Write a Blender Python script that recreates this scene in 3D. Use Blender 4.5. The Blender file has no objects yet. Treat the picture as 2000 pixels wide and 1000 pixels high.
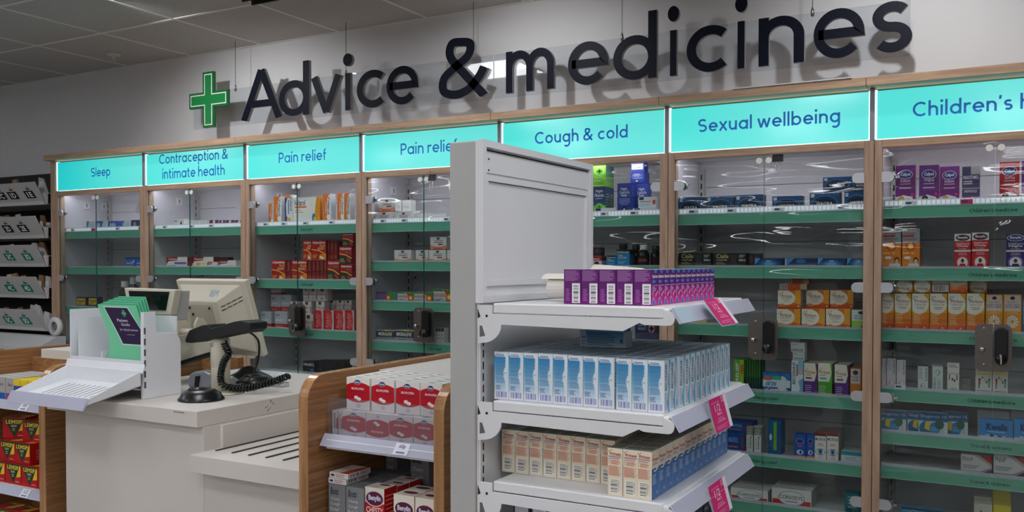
import bpy, math, random
from mathutils import Vector, Matrix
random.seed(7)
SC = bpy.context.scene
COL = SC.collection
pi = math.pi

# ------------------------------------------------------------------ camera geometry (photo measured at 2000 x 1000)
F = 1764.0; YAW = math.radians(29.318); PIT = math.radians(1.149); PU = 1000.0; PV = 550.76; EYE = 1.5
FW = (-math.sin(YAW)*math.cos(PIT), math.cos(YAW)*math.cos(PIT), -math.sin(PIT))
RT = (math.cos(YAW), math.sin(YAW), 0.0)
UP = (RT[1]*FW[2]-RT[2]*FW[1], RT[2]*FW[0]-RT[0]*FW[2], RT[0]*FW[1]-RT[1]*FW[0])

def at(u, v, ax, val):
    """the point of the plane (axis ax = val) that the photo shows at pixel u, v"""
    a = (u-PU)/F; b = (PV-v)/F
    d = [FW[i]+a*RT[i]+b*UP[i] for i in range(3)]
    o = (0.0, 0.0, EYE); t = (val-o[ax])/d[ax]
    return Vector([o[i]+t*d[i] for i in range(3)])

# ------------------------------------------------------------------ colours and materials
def lin(c):
    c = c/255.0
    return c/12.92 if c <= 0.04045 else ((c+0.055)/1.055)**2.4
def C(*rgb):
    if len(rgb) == 1: rgb = (rgb[0],)*3
    return (lin(rgb[0]), lin(rgb[1]), lin(rgb[2]), 1.0)

MATS = {}
def mat(name, rgb=(200, 200, 200), rough=0.5, metal=0.0, spec=0.5, emit=None, es=1.0, bump=None, attr=False, noise=None):
    if name in MATS: return MATS[name]
    m = bpy.data.materials.new(name); m.use_nodes = True
    nt = m.node_tree; b = nt.nodes['Principled BSDF']
    b.inputs['Base Color'].default_value = C(*rgb)
    b.inputs['Roughness'].default_value = rough
    b.inputs['Metallic'].default_value = metal
    b.inputs['Specular IOR Level'].default_value = spec
    if attr:
        a = nt.nodes.new('ShaderNodeAttribute'); a.attribute_name = 'Col'
        nt.links.new(a.outputs['Color'], b.inputs['Base Color'])
    if emit:
        b.inputs['Emission Color'].default_value = C(*emit); b.inputs['Emission Strength'].default_value = es
    if noise or bump:
        tc = nt.nodes.new('ShaderNodeTexCoord'); n = nt.nodes.new('ShaderNodeTexNoise')
        nt.links.new(tc.outputs['Object'], n.inputs['Vector'])
        n.inputs['Scale'].default_value = (noise or bump)[0]; n.inputs['Detail'].default_value = 6
        if noise:
            r = nt.nodes.new('ShaderNodeValToRGB')
            k = noise[1]
            r.color_ramp.elements[0].color = tuple(x*(1-k) for x in C(*rgb)[:3])+(1,)
            r.color_ramp.elements[1].color = tuple(min(1, x*(1+k)) for x in C(*rgb)[:3])+(1,)
            r.color_ramp.elements[0].position = .3; r.color_ramp.elements[1].position = .7
            nt.links.new(n.outputs['Fac'], r.inputs['Fac']); nt.links.new(r.outputs['Color'], b.inputs['Base Color'])
        if bump:
            bp = nt.nodes.new('ShaderNodeBump'); bp.inputs['Strength'].default_value = bump[1]
            bp.inputs['Distance'].default_value = .002
            nt.links.new(n.outputs['Fac'], bp.inputs['Height']); nt.links.new(bp.outputs['Normal'], b.inputs['Normal'])
    MATS[name] = m
    return m

def wood(name, dark, light, scale, rough=0.4, fine=1.0):
    m = bpy.data.materials.new(name); m.use_nodes = True; MATS[name] = m
    nt = m.node_tree; b = nt.nodes['Principled BSDF']; N = nt.nodes.new
    tc = N('ShaderNodeTexCoord'); mp = N('ShaderNodeMapping'); mp.inputs['Scale'].default_value = scale
    n1 = N('ShaderNodeTexNoise'); n1.inputs['Scale'].default_value = 6*fine; n1.inputs['Detail'].default_value = 8; n1.inputs['Distortion'].default_value = .25
    n2 = N('ShaderNodeTexNoise'); n2.inputs['Scale'].default_value = 40*fine; n2.inputs['Detail'].default_value = 3
    mx = N('ShaderNodeMath'); mx.operation = 'MULTIPLY_ADD'; mx.inputs[1].default_value = .35
    r = N('ShaderNodeValToRGB')
    r.color_ramp.elements[0].color = C(*dark); r.color_ramp.elements[1].color = C(*light)
    r.color_ramp.elements[0].position = .45; r.color_ramp.elements[1].position = .85
    L = nt.links.new
    L(tc.outputs['Object'], mp.inputs['Vector']); L(mp.outputs['Vector'], n1.inputs['Vector']); L(mp.outputs['Vector'], n2.inputs['Vector'])
    L(n2.outputs['Fac'], mx.inputs[0]); L(n1.outputs['Fac'], mx.inputs[2]); L(mx.outputs[0], r.inputs['Fac']); L(r.outputs['Color'], b.inputs['Base Color'])
    b.inputs['Roughness'].default_value = rough
    bp = N('ShaderNodeBump'); bp.inputs['Strength'].default_value = .15; bp.inputs['Distance'].default_value = .001
    L(mx.outputs[0], bp.inputs['Height']); L(bp.outputs['Normal'], b.inputs['Normal'])
    return m

def clear(name, tint=(235, 242, 240), ior=1.45, rough=0.02, extra=0.0, haze=0.0, wavy=0.0):
    """thin clear sheet: transparent with a fresnel reflection"""
    m = bpy.data.materials.new(name); m.use_nodes = True; MATS[name] = m
    nt = m.node_tree; nt.nodes.remove(nt.nodes['Principled BSDF']); N = nt.nodes.new; L = nt.links.new
    out = nt.nodes['Material Output']
    t = N('ShaderNodeBsdfTransparent'); t.inputs['Color'].default_value = C(*tint)
    g = N('ShaderNodeBsdfGlossy'); g.inputs['Roughness'].default_value = rough
    f = N('ShaderNodeFresnel'); 
    ge = N('ShaderNodeNewGeometry'); im = N('ShaderNodeMapRange'); im.inputs['To Min'].default_value = ior; im.inputs['To Max'].default_value = 1/ior
    L(ge.outputs['Backfacing'], im.inputs['Value']); L(im.outputs['Result'], f.inputs['IOR'])
    mx = N('ShaderNodeMixShader'); s = f.outputs['Fac']
    if wavy:
        tc = N('ShaderNodeTexCoord'); mp = N('ShaderNodeMapping'); mp.inputs['Scale'].default_value = (.7, 1, 4.5); nz = N('ShaderNodeTexNoise'); nz.inputs['Scale'].default_value = 2.2; nz.inputs['Detail'].default_value = 1
        bp = N('ShaderNodeBump'); bp.inputs['Strength'].default_value = wavy; bp.inputs['Distance'].default_value = .02
        L(tc.outputs['Object'], mp.inputs['Vector']); L(mp.outputs['Vector'], nz.inputs['Vector']); L(nz.outputs['Fac'], bp.inputs['Height']); L(bp.outputs['Normal'], g.inputs['Normal'])
    if extra:
        a = N('ShaderNodeMath'); a.operation = 'ADD'; a.inputs[1].default_value = extra; L(s, a.inputs[0]); s = a.outputs[0]
    L(s, mx.inputs['Fac']); L(t.outputs[0], mx.inputs[1]); L(g.outputs[0], mx.inputs[2])
    sh = mx.outputs[0]
    if haze:
        d = N('ShaderNodeBsdfDiffuse'); d.inputs['Color'].default_value = C(236, 236, 244)
        m2 = N('ShaderNodeMixShader'); m2.inputs['Fac'].default_value = haze
        L(sh, m2.inputs[1]); L(d.outputs[0], m2.inputs[2]); sh = m2.outputs[0]
    L(sh, out.inputs['Surface'])
    return m

CARD = mat('printed_card', attr=True, rough=.42, spec=.35)
PRINT = mat('printed_paper', attr=True, rough=.6, spec=.2)
WOOD = wood('pale_beech_wood', (146, 117, 97), (180, 151, 129), (9, 9, .6), .5)
WOODH = wood('pale_beech_rail', (148, 119, 95), (184, 153, 126), (.6, 9, 9), .5)
OAK = wood('oak_laminate', (118, 80, 48), (176, 126, 80), (4, .35, 13), .38, 1.3)
OAKV = wood('oak_edge', (134, 94, 58), (186, 138, 92), (9, 9, .5), .25, .8)
WHITE = mat('white_laminate', (214, 207, 201), .45, bump=(300, .05))
METAL = mat('white_shelf_metal', (226, 226, 228), .38)
GREYM = mat('grey_painted_steel', (178, 177, 175), .5, noise=(5, .04))
CABW = mat('cabinet_white_panel', (196, 194, 199), .5)
SLOT = mat('slot_dark', (18, 18, 20), .7)
GREEN = mat('green_shelf_strip', (100, 174, 148), .3)
GLASS = clear('door_glass', (239, 243, 242), wavy=.45)
GEDGE = mat('glass_edge_teal', (28, 92, 86), .2)
ACRYL = clear('clear_acrylic', (244, 246, 248), 1.45)
RISER = clear('riser_plastic', (244, 244, 250), 1.45, .2, .05, .85)
STRIP = clear('price_strip_plastic', (238, 240, 250), 1.45, .15, .08, .35)
BLACK = mat('black_plastic', (14, 14, 15), .3)
BLACKM = mat('matt_black', (20, 20, 22), .6)
CHROME = mat('chrome', (210, 210, 212), .15, 1.0)
STEEL = mat('brushed_steel', (150, 148, 148), .38, 1.0)
HINGE = mat('satin_hinge', (188, 190, 196), .35, .6)
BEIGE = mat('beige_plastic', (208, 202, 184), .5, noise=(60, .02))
BEIGED = mat('dark_beige_plastic', (180, 174, 156), .55)  # darker beige plastic of the mount plate, stand column and bolt
NAVY = mat('navy_letter', (13, 17, 33), .5, spec=.12)
BLUEINK = mat('blue_sign_print', (0, 78, 150), .4, emit=(0, 88, 168), es=.6)
GREENX = mat('green_cross', (16, 134, 66), .4)
GREENXD = mat('green_cross_border', (10, 108, 50), .4)
WLINE = mat('white_line', (235, 240, 238), .5)
WIRE = mat('steel_cable', (70, 70, 72), .4, .8)

# ------------------------------------------------------------------ mesh builder
class MB:
    def __init__(s): s.v = []; s.f = []; s.mi = []; s.mats = []; s.col = []; s.smooth = []
    def m(s, mt):
        if mt not in s.mats: s.mats.append(mt)
        return s.mats.index(mt)
    def face(s, pts, mt, col=None, sm=False):
        b = len(s.v); s.v += [tuple(p) for p in pts]
        s.f.append(tuple(range(b, b+len(pts)))); s.mi.append(s.m(mt)); s.col.append(col); s.smooth.append(sm)
    def raw(s, vs, fs, mt, col=None, sm=False):
        b = len(s.v); s.v += [tuple(p) for p in vs]; i = s.m(mt)
        for f in fs: s.f.append(tuple(b+k for k in f)); s.mi.append(i); s.col.append(col); s.smooth.append(sm)
    def box(s, x0, x1, y0, y1, z0, z1, mt, col=None, side=None):
        if x0 > x1: x0, x1 = x1, x0
        vs = [(x0,y0,z0),(x1,y0,z0),(x1,y1,z0),(x0,y1,z0),(x0,y0,z1),(x1,y0,z1),(x1,y1,z1),(x0,y1,z1)]
        fs = [(0,1,5,4),(2,3,7,6),(3,2,1,0),(4,5,6,7),(1,2,6,5),(3,0,4,7)]
        if side is None: s.raw(vs, fs, mt, col)
        else:
            b = len(s.v); s.v += vs
            for i, f in enumerate(fs):
                s.f.append(tuple(b+k for k in f)); s.mi.append(s.m(mt if i < 2 else side)); s.col.append(col); s.smooth.append(False)
        return s
    def prism(s, poly, ax, a0, a1, mt, cap=None, sm=False):
        """polygon in the two other axes (in xyz order) extruded along axis ax"""
        def p3(p, a):
            q = [p[0], p[1]]; q.insert(ax, a); return tuple(q)
        n = len(poly); vs = [p3(p, a0) for p in poly]+[p3(p, a1) for p in poly]
        s.raw(vs, [(i, (i+1) % n, n+(i+1) % n, n+i) for i in range(n)], mt, None, sm)
        b = len(s.v)-2*n; k = s.m(cap or mt)
        for f in (tuple(b+i for i in reversed(range(n))), tuple(b+n+i for i in range(n))):
            s.f.append(f); s.mi.append(k); s.col.append(None); s.smooth.append(False)
        return s
    def tube(s, path, r, mt, n=8, closed=False):
        path = [Vector(p) for p in path]; vs = []; fs = []; N = len(path)
        t0 = (path[1]-path[0]).normalized(); a = t0.orthogonal().normalized()
        for i, p in enumerate(path):
            t = (path[min(i+1, N-1)]-path[max(i-1, 0)]).normalized()
            a = (a-t*a.dot(t)).normalized(); b = t.cross(a)
            rr = r[i] if isinstance(r, (list, tuple)) else r
            vs += [p+a*(rr*math.cos(2*pi*k/n))+b*(rr*math.sin(2*pi*k/n)) for k in range(n)]
        for i in range(N-1):
            for k in range(n): fs.append((i*n+k, i*n+(k+1) % n, (i+1)*n+(k+1) % n, (i+1)*n+k))
        fs.append(tuple(reversed(range(n)))); fs.append(tuple((N-1)*n+k for k in range(n)))
        s.raw(vs, fs, mt, None, n > 4); return s
    def lathe(s, prof, o, mt, n=24, ax=2, sm=True):
        """profile [(r, h)] turned about axis ax through o"""
        vs = []; fs = []
        for r, h in prof:
            for k in range(n):
                c, d = r*math.cos(2*pi*k/n), r*math.sin(2*pi*k/n)
                q = {2: (c, d, h), 1: (c, h, d), 0: (h, c, d)}[ax]
                vs.append((o[0]+q[0], o[1]+q[1], o[2]+q[2]))
        for i in range(len(prof)-1):
            for k in range(n): fs.append((i*n+k, i*n+(k+1) % n, (i+1)*n+(k+1) % n, (i+1)*n+k))
        fs.append(tuple(range(n))); fs.append(tuple((len(prof)-1)*n+k for k in range(n)))
        s.raw(vs, fs, mt, None, sm); return s
    def mesh(s, name):
        me = bpy.data.meshes.new(name); me.from_pydata(s.v, [], s.f)
        for m in s.mats: me.materials.append(m)
        me.polygons.foreach_set('material_index', s.mi); me.polygons.foreach_set('use_smooth', s.smooth)
        if any(c is not None for c in s.col):
            ca = me.color_attributes.new('Col', 'FLOAT_COLOR', 'CORNER'); buf = []
            for p, c in zip(me.polygons, s.col): buf += list(c or (.8, .8, .8, 1))*len(p.vertices)
            ca.data.foreach_set('color', buf)
        me.update(); return me
    def build(s, name, parent=None, bevel=0, label=None):
        o = bpy.data.objects.new(name, s.mesh(name)); COL.objects.link(o)
        if parent is not None:
            o.parent = parent
            if o.parent.type == 'EMPTY' or o.parent.parent is not None or True:
                q = parent; off = Vector((0, 0, 0)); 
                while q is not None: off += Vector(q.location); q = q.parent
                o.location = -off
        if bevel:
            b = o.modifiers.new('soft edges', 'BEVEL'); b.width = bevel; b.segments = 2; b.limit_method = 'ANGLE'
        if label: o['label'] = label
        return o

def tag(o, label, cat, group=None, kind=None):
    o['label'] = label; o['category'] = cat
    if group: o['group'] = group
    if kind: o['kind'] = kind
    return o
def thing(name, label, cat, loc=(0, 0, 0), group=None):
    o = bpy.data.objects.new(name, None); COL.objects.link(o); o.location = loc; o.empty_display_size = .05
    return tag(o, label, cat, group)
def struct(name, mb, label=None):
    o = mb.build(name); o['kind'] = 'structure'
    if label: o['label'] = label
    return o
ORD = 'zeroth first second third fourth fifth sixth seventh eighth ninth tenth eleventh twelfth thirteenth fourteenth fifteenth sixteenth seventeenth eighteenth nineteenth twentieth'.split()

# ------------------------------------------------------------------ stroke lettering (a rounded humanist sans)
def arc(cx, cy, rx, ry, a0, a1, n=18):
    return [(cx+rx*math.cos(math.radians(a0+(a1-a0)*i/n)), cy+ry*math.sin(math.radians(a0+(a1-a0)*i/n))) for i in range(n+1)]
def crom(pts, k=8):
    out = []; P = [pts[0]]+pts+[pts[-1]]
    for i in range(1, len(P)-2):
        p0, p1, p2, p3 = P[i-1:i+3]
        for j in range(k):
            t = j/k
            out.append(tuple(.5*((2*p1[a])+(-p0[a]+p2[a])*t+(2*p0[a]-5*p1[a]+4*p2[a]-p3[a])*t*t+(-p0[a]+3*p1[a]-3*p2[a]+p3[a])*t**3) for a in (0, 1)))
    return out+[pts[-1]]
def glyph(ch, w):
    """advance width, strokes, dots in units of the x-height"""
    h = w/2; r = .5-h; A = 1.5; K = 1.42; sb = .1
    st = []; dots = []
    if ch == ' ': return .42, [], []
    if ch in 'aodbpqg':
        cx = .5; st.append(arc(cx, .5, r, r, 0, 360, 32)); ad = 1.0
        if ch != 'o':
            x = .5+r if ch in 'adqg' else .5-r
            lo, hi = {'a': (0, 1), 'd': (0, A), 'q': (-.48, 1), 'g': (-.1, 1), 'b': (0, A), 'p': (-.48, 1)}[ch]
            st.append([(x, lo), (x, hi)])
            if ch == 'g': st.append([(x, 0)]+arc(x-.36, -.1, .36, .36, 0, -135, 12))
    elif ch == 'c': st.append(arc(.5, .5, r, r, 48, 312, 26)); ad = .86
    elif ch == 'e': st.append([(.5-r, .5), (.5+r, .5)]+arc(.5, .5, r, r, 0, 318, 30)[1:]); ad = .97
    elif ch in 'nh':
        q = .33; st += [[(h, 0), (h, 1 if ch == 'n' else A)], arc(h+q, 1-h-q, q, q, 180, 0, 16)+[(h+2*q, 0)]]; ad = 2*q+w
    elif ch == 'm':
        q = .31; st.append([(h, 0), (h, 1)])
        for i in (0, 1): st.append(arc(h+q+2*q*i, 1-h-q, q, q, 180, 0, 16)+[(h+2*q+2*q*i, 0)])
        ad = 4*q+w
    elif ch == 'u':
        q = .33; st += [[(h, 1)]+arc(h+q, h+q, q, q, 180, 360, 16), [(h+2*q, 0), (h+2*q, 1)]]; ad = 2*q+w
    elif ch == 'r': st += [[(h, 0), (h, 1)], arc(h+.34, .62, .34, .38-h, 180, 62, 10)]; ad = .55
    elif ch == 'i': st.append([(h, 0), (h, 1)]); dots.append((h, 1.36, h*1.3)); ad = w
    elif ch == 'l': st.append([(h, 0), (h, A)]); ad = w
    elif ch == 't': st += [[(.2, 1.32), (.2, .3)]+arc(.42, .26, .22, .26-h, 180, 290, 8), [(0, 1-h), (.5, 1-h)]]; ad = .52
    elif ch == 'f': st += [[(.2, 0), (.2, 1.2)]+arc(.42, 1.2, .22, .3-h, 180, 80, 8), [(0, 1-h), (.5, 1-h)]]; ad = .5
    elif ch == 'v': st += [[(.06, 1), (.45, .02)], [(.84, 1), (.45, .02)]]; ad = .9
    elif ch == 'w': st += [[(.06, 1), (.36, .02)], [(.36, .02), (.66, .95)], [(.66, .95), (.96, .02)], [(.96, .02), (1.26, 1)]]; ad = 1.32
    elif ch == 'x': st += [[(.06, 1), (.8, 0)], [(.06, 0), (.8, 1)]]; ad = .86
    elif ch == 'y': st += [[(.06, 1), (.45, .05)], [(.84, 1), (.24, -.48)]]; ad = .9
    elif ch == 'k': st += [[(h, 0), (h, A)], [(.78, 1), (h, .42)], [(.3, .58), (.84, 0)]]; ad = .86
    elif ch in 'sS':
        T = 1 if ch == 's' else K; q = (T-w)/4; X = q*1.28; cx = X+h
        st.append(arc(cx, T-h-q, X, q, 35, 270, 18)+arc(cx, h+q, X, q, 90, -145, 18)[1:]); ad = 2*X+w
    elif ch == 'A': st += [[(.08, 0), (.62, K)], [(1.16, 0), (.62, K)], [(.24, .46), (1.0, .46)]]; ad = 1.24
    elif ch == 'C': st.append(arc(.71, K/2, .71-h, K/2-h, 48, 312, 28)); ad = 1.2
    elif ch == 'P': st += [[(h, 0), (h, K)], [(h, K-h), (.45, K-h)]+arc(.45, K-h-.35, .38, .35, 90, -90, 14)+[(h, K-h-.7)]]; ad = .88
    elif ch == 'T': st += [[(.5, 0), (.5, K)], [(0, K-h), (1, K-h)]]; ad = 1.0
    elif ch == '&':
        st.append(crom([(1.12, .0), (.62, .58), (.3, 1.0), (.33, 1.3), (.55, K-h), (.77, 1.25), (.72, .98), (.4, .74), (.14, .5), (.14, .2), (.42, h), (.74, .2), (.98, .46), (1.1, .68)], 7)); ad = 1.22
    elif ch in "'\u2019": st.append([(.12, 1.45), (.06, 1.1)]); ad = .2
    else: st.append([(0, .5), (.4, .5)]); ad = .5
    return ad+sb*2, [[(x+sb, y) for x, y in q] for q in st], [(x+sb, y, rr) for x, y, rr in dots]
def quads(path, w):
    """stroke path -> list of quads"""
    n = len(path); L = []; R = []
    closed = n > 3 and abs(path[0][0]-path[-1][0])+abs(path[0][1]-path[-1][1]) < 1e-6
    for i in range(n):
        ds = []
        for a, b in ((i-1, i), (i, i+1)):
            if closed:
                if a < 0: a, b = n-2, n-1
                if b > n-1: a, b = 0, 1
            if a < 0 or b > n-1: continue
            dx, dy = path[b][0]-path[a][0], path[b][1]-path[a][1]; l = math.hypot(dx, dy) or 1; ds.append((dx/l, dy/l))
        tx = sum(d[0] for d in ds); ty = sum(d[1] for d in ds); l = math.hypot(tx, ty) or 1; tx /= l; ty /= l
        k = w/2/max(.45, abs(tx*ds[0][0]+ty*ds[0][1]))
        L.append((path[i][0]-ty*k, path[i][1]+tx*k)); R.append((path[i][0]+ty*k, path[i][1]-tx*k))
    return [(L[i], R[i], R[i+1], L[i+1]) for i in range(n-1)]
LAYS = []
def layout(text, w):
    """polygons of a line of stroke text, baseline 0, x-height 1; and its width"""
    x = 0; out = []; LAYS.clear(); sid = 0
    for ch in text:
        ad, st, dots = glyph(ch, w)
        for p in st:
            q_ = [[(a+x, b) for a, b in q] for q in quads(p, w)]; out += q_; LAYS.extend([sid % 5]*len(q_)); sid += 1
        for cx, cy, r in dots: LAYS.append(0); out.append([(cx+x+a, cy+b) for a, b in arc(0, 0, r, r, 0, 360, 16)[:-1]])
        x += ad
    return out, x
def sign_text(mb, text, X0, Y, Z0, xh, w, mt, X1=None):
    """flat lettering facing -Y"""
    polys, wd = layout(text, w); sx = xh if X1 is None else (X1-X0)/wd
    for q, k in zip(polys, list(LAYS)): mb.face([(X0+a*sx, Y-.0002*k, Z0+b*xh) for a, b in q], mt)

# ------------------------------------------------------------------ solid type for cartons
TXT = {}
def typeset(s, shear=0.0, bold=.015):
    k = (s, shear, bold)
    if k in TXT: return TXT[k]
    cu = bpy.data.curves.new('t', 'FONT'); cu.body = s; cu.shear = shear; cu.offset = bold; cu.resolution_u = 2; cu.fill_mode = 'FRONT'
    o = bpy.data.objects.new('t', cu); me = o.to_mesh()
    vs = [(v.co.x, v.co.y) for v in me.vertices]; fs = [tuple(p.vertices) for p in me.polygons]
    o.to_mesh_clear(); bpy.data.objects.remove(o); bpy.data.curves.remove(cu)
    x0 = min(v[0] for v in vs); x1 = max(v[0] for v in vs); y0 = min(v[1] for v in vs); y1 = max(v[1] for v in vs)
    n = [((x-x0)/(x1-x0), (y-y0)/(y1-y0)) for x, y in vs]
    TXT[k] = [[n[i] for i in f] for f in fs]
    return TXT[k]
def T(s, x0, y0, x1, y1, c, sh=0.0, b=.015, rot=0):
    out = []
    for p in typeset(s, sh, b):
        q = []
        for a, d in p:
            if rot == 90: a, d = 1-d, a
            elif rot == -90: a, d = d, 1-a
            elif rot == 180: a, d = 1-a, 1-d
            q.append((x0+a*(x1-x0), y0+d*(y1-y0)))
        out.append(q)
    return [(out, c)]
def R(x0, y0, x1, y1, c): return [([[(x0, y0), (x1, y0), (x1, y1), (x0, y1)]], c)]
def E(cx, cy, rx, ry, c, n=22): return [([[(cx+rx*math.cos(2*pi*i/n), cy+ry*math.sin(2*pi*i/n)) for i in range(n)]], c)]
def G(pts, c): return [([pts], c)]
def L(x0, y0, x1, y1, n, c, k=.5, jag=.35):
    rr = random.Random(int(x0*977+y0*131+n)); out = []
    s = (y1-y0)/n
    for i in range(n):
        y = y1-(i+1)*s; out.append([(x0, y+s*(1-k)/2), (x0+(x1-x0)*(1-jag*rr.random()), y+s*(1-k)/2)]); a, b = out[-1]
        out[-1] = [a, b, (b[0], b[1]+s*k), (a[0], a[1]+s*k)]
    return [(out, c)]
def LC(x0, y0, x1, y1, n, c, k=.5):
    """centred lines of small print"""
    rr = random.Random(int(x0*977+y0*131+n)); out = []; s = (y1-y0)/n
    for i in range(n):
        y = y1-(i+1)*s+s*(1-k)/2; e = (x1-x0)*.25*rr.random(); out.append([(x0+e, y), (x1-e, y), (x1-e, y+s*k), (x0+e, y+s*k)])
    return [(out, c)]
def BAR(x0, y0, x1, y1, c, n=16, vert=True):
    rr = random.Random(5); ws = [rr.choice((1, 1, 2, 3)) for _ in range(2*n)]; t = sum(ws); p = 0; out = []
    for i, q in enumerate(ws):
        if i % 2 == 0:
            if vert: a, b = x0+(x1-x0)*p/t, x0+(x1-x0)*(p+q)/t; out.append([(a, y0), (b, y0), (b, y1), (a, y1)])
            else: a, b = y0+(y1-y0)*p/t, y0+(y1-y0)*(p+q)/t; out.append([(x0, a), (x1, a), (x1, b), (x0, b)])
        p += q
    return [(out, c)]
def PLUS(cx, cy, rx, ry, c, k=.34): return [([[(cx-rx*k, cy-ry), (cx+rx*k, cy-ry), (cx+rx*k, cy+ry), (cx-rx*k, cy+ry)], [(cx-rx, cy-ry*k), (cx+rx, cy-ry*k), (cx+rx, cy+ry*k), (cx-rx, cy+ry*k)]], c)]
def RAYS(cx, cy, rx, ry, cols):
    """burst of small petals round the upper left of a word"""
    out = []
    for i, c in enumerate(cols):
        a = math.radians(200-i*150/max(1, len(cols)-1)); b = .16
        out += G([(cx+rx*.35*math.cos(a-b), cy+ry*.35*math.sin(a-b)), (cx+rx*math.cos(a-b), cy+ry*math.sin(a-b)), (cx+rx*math.cos(a+b), cy+ry*math.sin(a+b)), (cx+rx*.35*math.cos(a+b), cy+ry*.35*math.sin(a+b))], c)
    return out
# ------------------------------------------------------------------ carton designs: unit cubes, front -Y, side +X, top +Z
def GR(x0, y0, x1, y1, c0, c1, n=6, hor=False):
    out = []
    for i in range(n):
        t = (i+.5)/n; c = tuple(c0[k]+(c1[k]-c0[k])*t for k in range(3)); a, b = i/n, (i+1)/n
        out += R(x0+(x1-x0)*a, y0, x0+(x1-x0)*b, y1, c) if hor else R(x0, y0+(y1-y0)*a, x1, y0+(y1-y0)*b, c)
    return out
WH = (238, 236, 232); CR = (236, 226, 204); BK = (20, 20, 22); RD = (196, 22, 32); OR = (232, 112, 26); YL = (244, 190, 30)
NB = (26, 44, 110); BL = (24, 108, 184); PRP = (96, 40, 130); GN = (60, 150, 60); GY = (150, 152, 156); MG = (206, 32, 120); TE = (20, 130, 140)
SPEC = {}
def spec(key, desc, body, front=(), side=(), top=(), cat='medicine carton', side_c=None, top_c=None):
    SPEC[key] = dict(desc=desc, body=body, front=list(front), side=list(side), top=list(top), cat=cat, side_c=side_c, top_c=top_c, me=None)
def carton_mesh(key):
    s = SPEC[key]
    if s['me']: return s['me']
    b = MB(); b.box(0, 1, 0, 1, 0, 1, CARD, C(*s['body']))
    if s['side_c']: b.col[4] = C(*s['side_c']); b.col[5] = C(*s['side_c'])
    if s['top_c']: b.col[3] = C(*s['top_c'])
    for dec, f in ((s['front'], lambda p, e: (p[0], -e, p[1])), (s['side'], lambda p, e: (1+e, p[0], p[1])), (s['top'], lambda p, e: (p[0], p[1], 1+e))):
        for i, (polys, c) in enumerate(dec):
            e = .0006*(i+1)+.0006
            for q in polys:
                q = [(min(1, max(0, a)), min(1, max(0, d))) for a, d in q]
                b.face([f(p, e) for p in q], CARD, C(*c))
    s['me'] = b.mesh(key+'_carton')
    return s['me']
def band(yl, yh, bow, c, x0=0., x1=1.):
    """a band whose upper and lower edges bow outwards"""
    n = 12
    lo = [(x0+(x1-x0)*i/n, yl-bow*(1-(2*i/n-1)**2)) for i in range(n+1)]; hi = [(x0+(x1-x0)*i/n, yh+bow*(1-(2*i/n-1)**2)) for i in range(n+1)]
    return [([lo+hi[::-1]], c)]
def oval(cx, cy, rx, ry, text='', c=NB, rim=(200, 205, 220), sh=.3):
    o = E(cx, cy, rx*1.12, ry*1.15, rim)+E(cx, cy, rx, ry, c)
    if text: o += T(text, cx-rx*.72, cy-ry*.5, cx+rx*.72, cy+ry*.5, (225, 230, 245), sh, .03)
    return o
LN = (120, 122, 128)
# --- gondola
spec('beconase', 'blue-white nasal spray carton', (232, 238, 244),
     GR(0, .16, .78, .93, (214, 230, 242), (40, 146, 200), 9)+GR(.78, .2, 1, 1, (225, 236, 244), (214, 230, 240), 3)+G([(0, .93), (0, 1), (1, 1), (1, .2), (.8, .3), (.62, .55), (.86, .78), (.8, .93)], (226, 236, 244))
     + R(.08, .9, .8, .965, (240, 244, 248))+L(.1, .905, .75, .96, 2, (60, 90, 160))+L(.1, .5, .86, .88, 20, (84, 124, 186), .34)+L(.1, .34, .8, .48, 8, (84, 120, 182), .34)+L(.1, .2, .5, .3, 4, (40, 80, 150), .4)+R(.12, .04, .9, .17, (222, 228, 246))+BAR(.14, .045, .88, .165, (60, 60, 150)),
     GR(0, 0, 1, 1, (236, 240, 246), (206, 226, 240), 4)+G([(.62, 0), (.42, .2), (.7, .42), (.5, .62), (.78, .8), (.7, 1), (1, 1), (1, 0)], (90, 178, 216))+G([(.85, 0), (.72, .25), (.9, .5), (.8, .75), (1, .95), (1, 0)], (206, 230, 242))
     + T('BECONASE', .1, .42, .42, .93, (20, 28, 90), .15, .02, 90)+R(.52, .5, .66, .74, (226, 190, 190))+L(.08, .04, .5, .38, 12, (90, 110, 160), .35),
     GR(0, 0, 1, 1, (214, 222, 228), (170, 188, 198), 3)+R(.05, .62, .8, .86, (100, 164, 198))+L(.1, .1, .9, .55, 3, (110, 112, 120), .4)+R(0, .93, 1, 1, (96, 104, 112)), top_c=(220, 226, 230))
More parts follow.
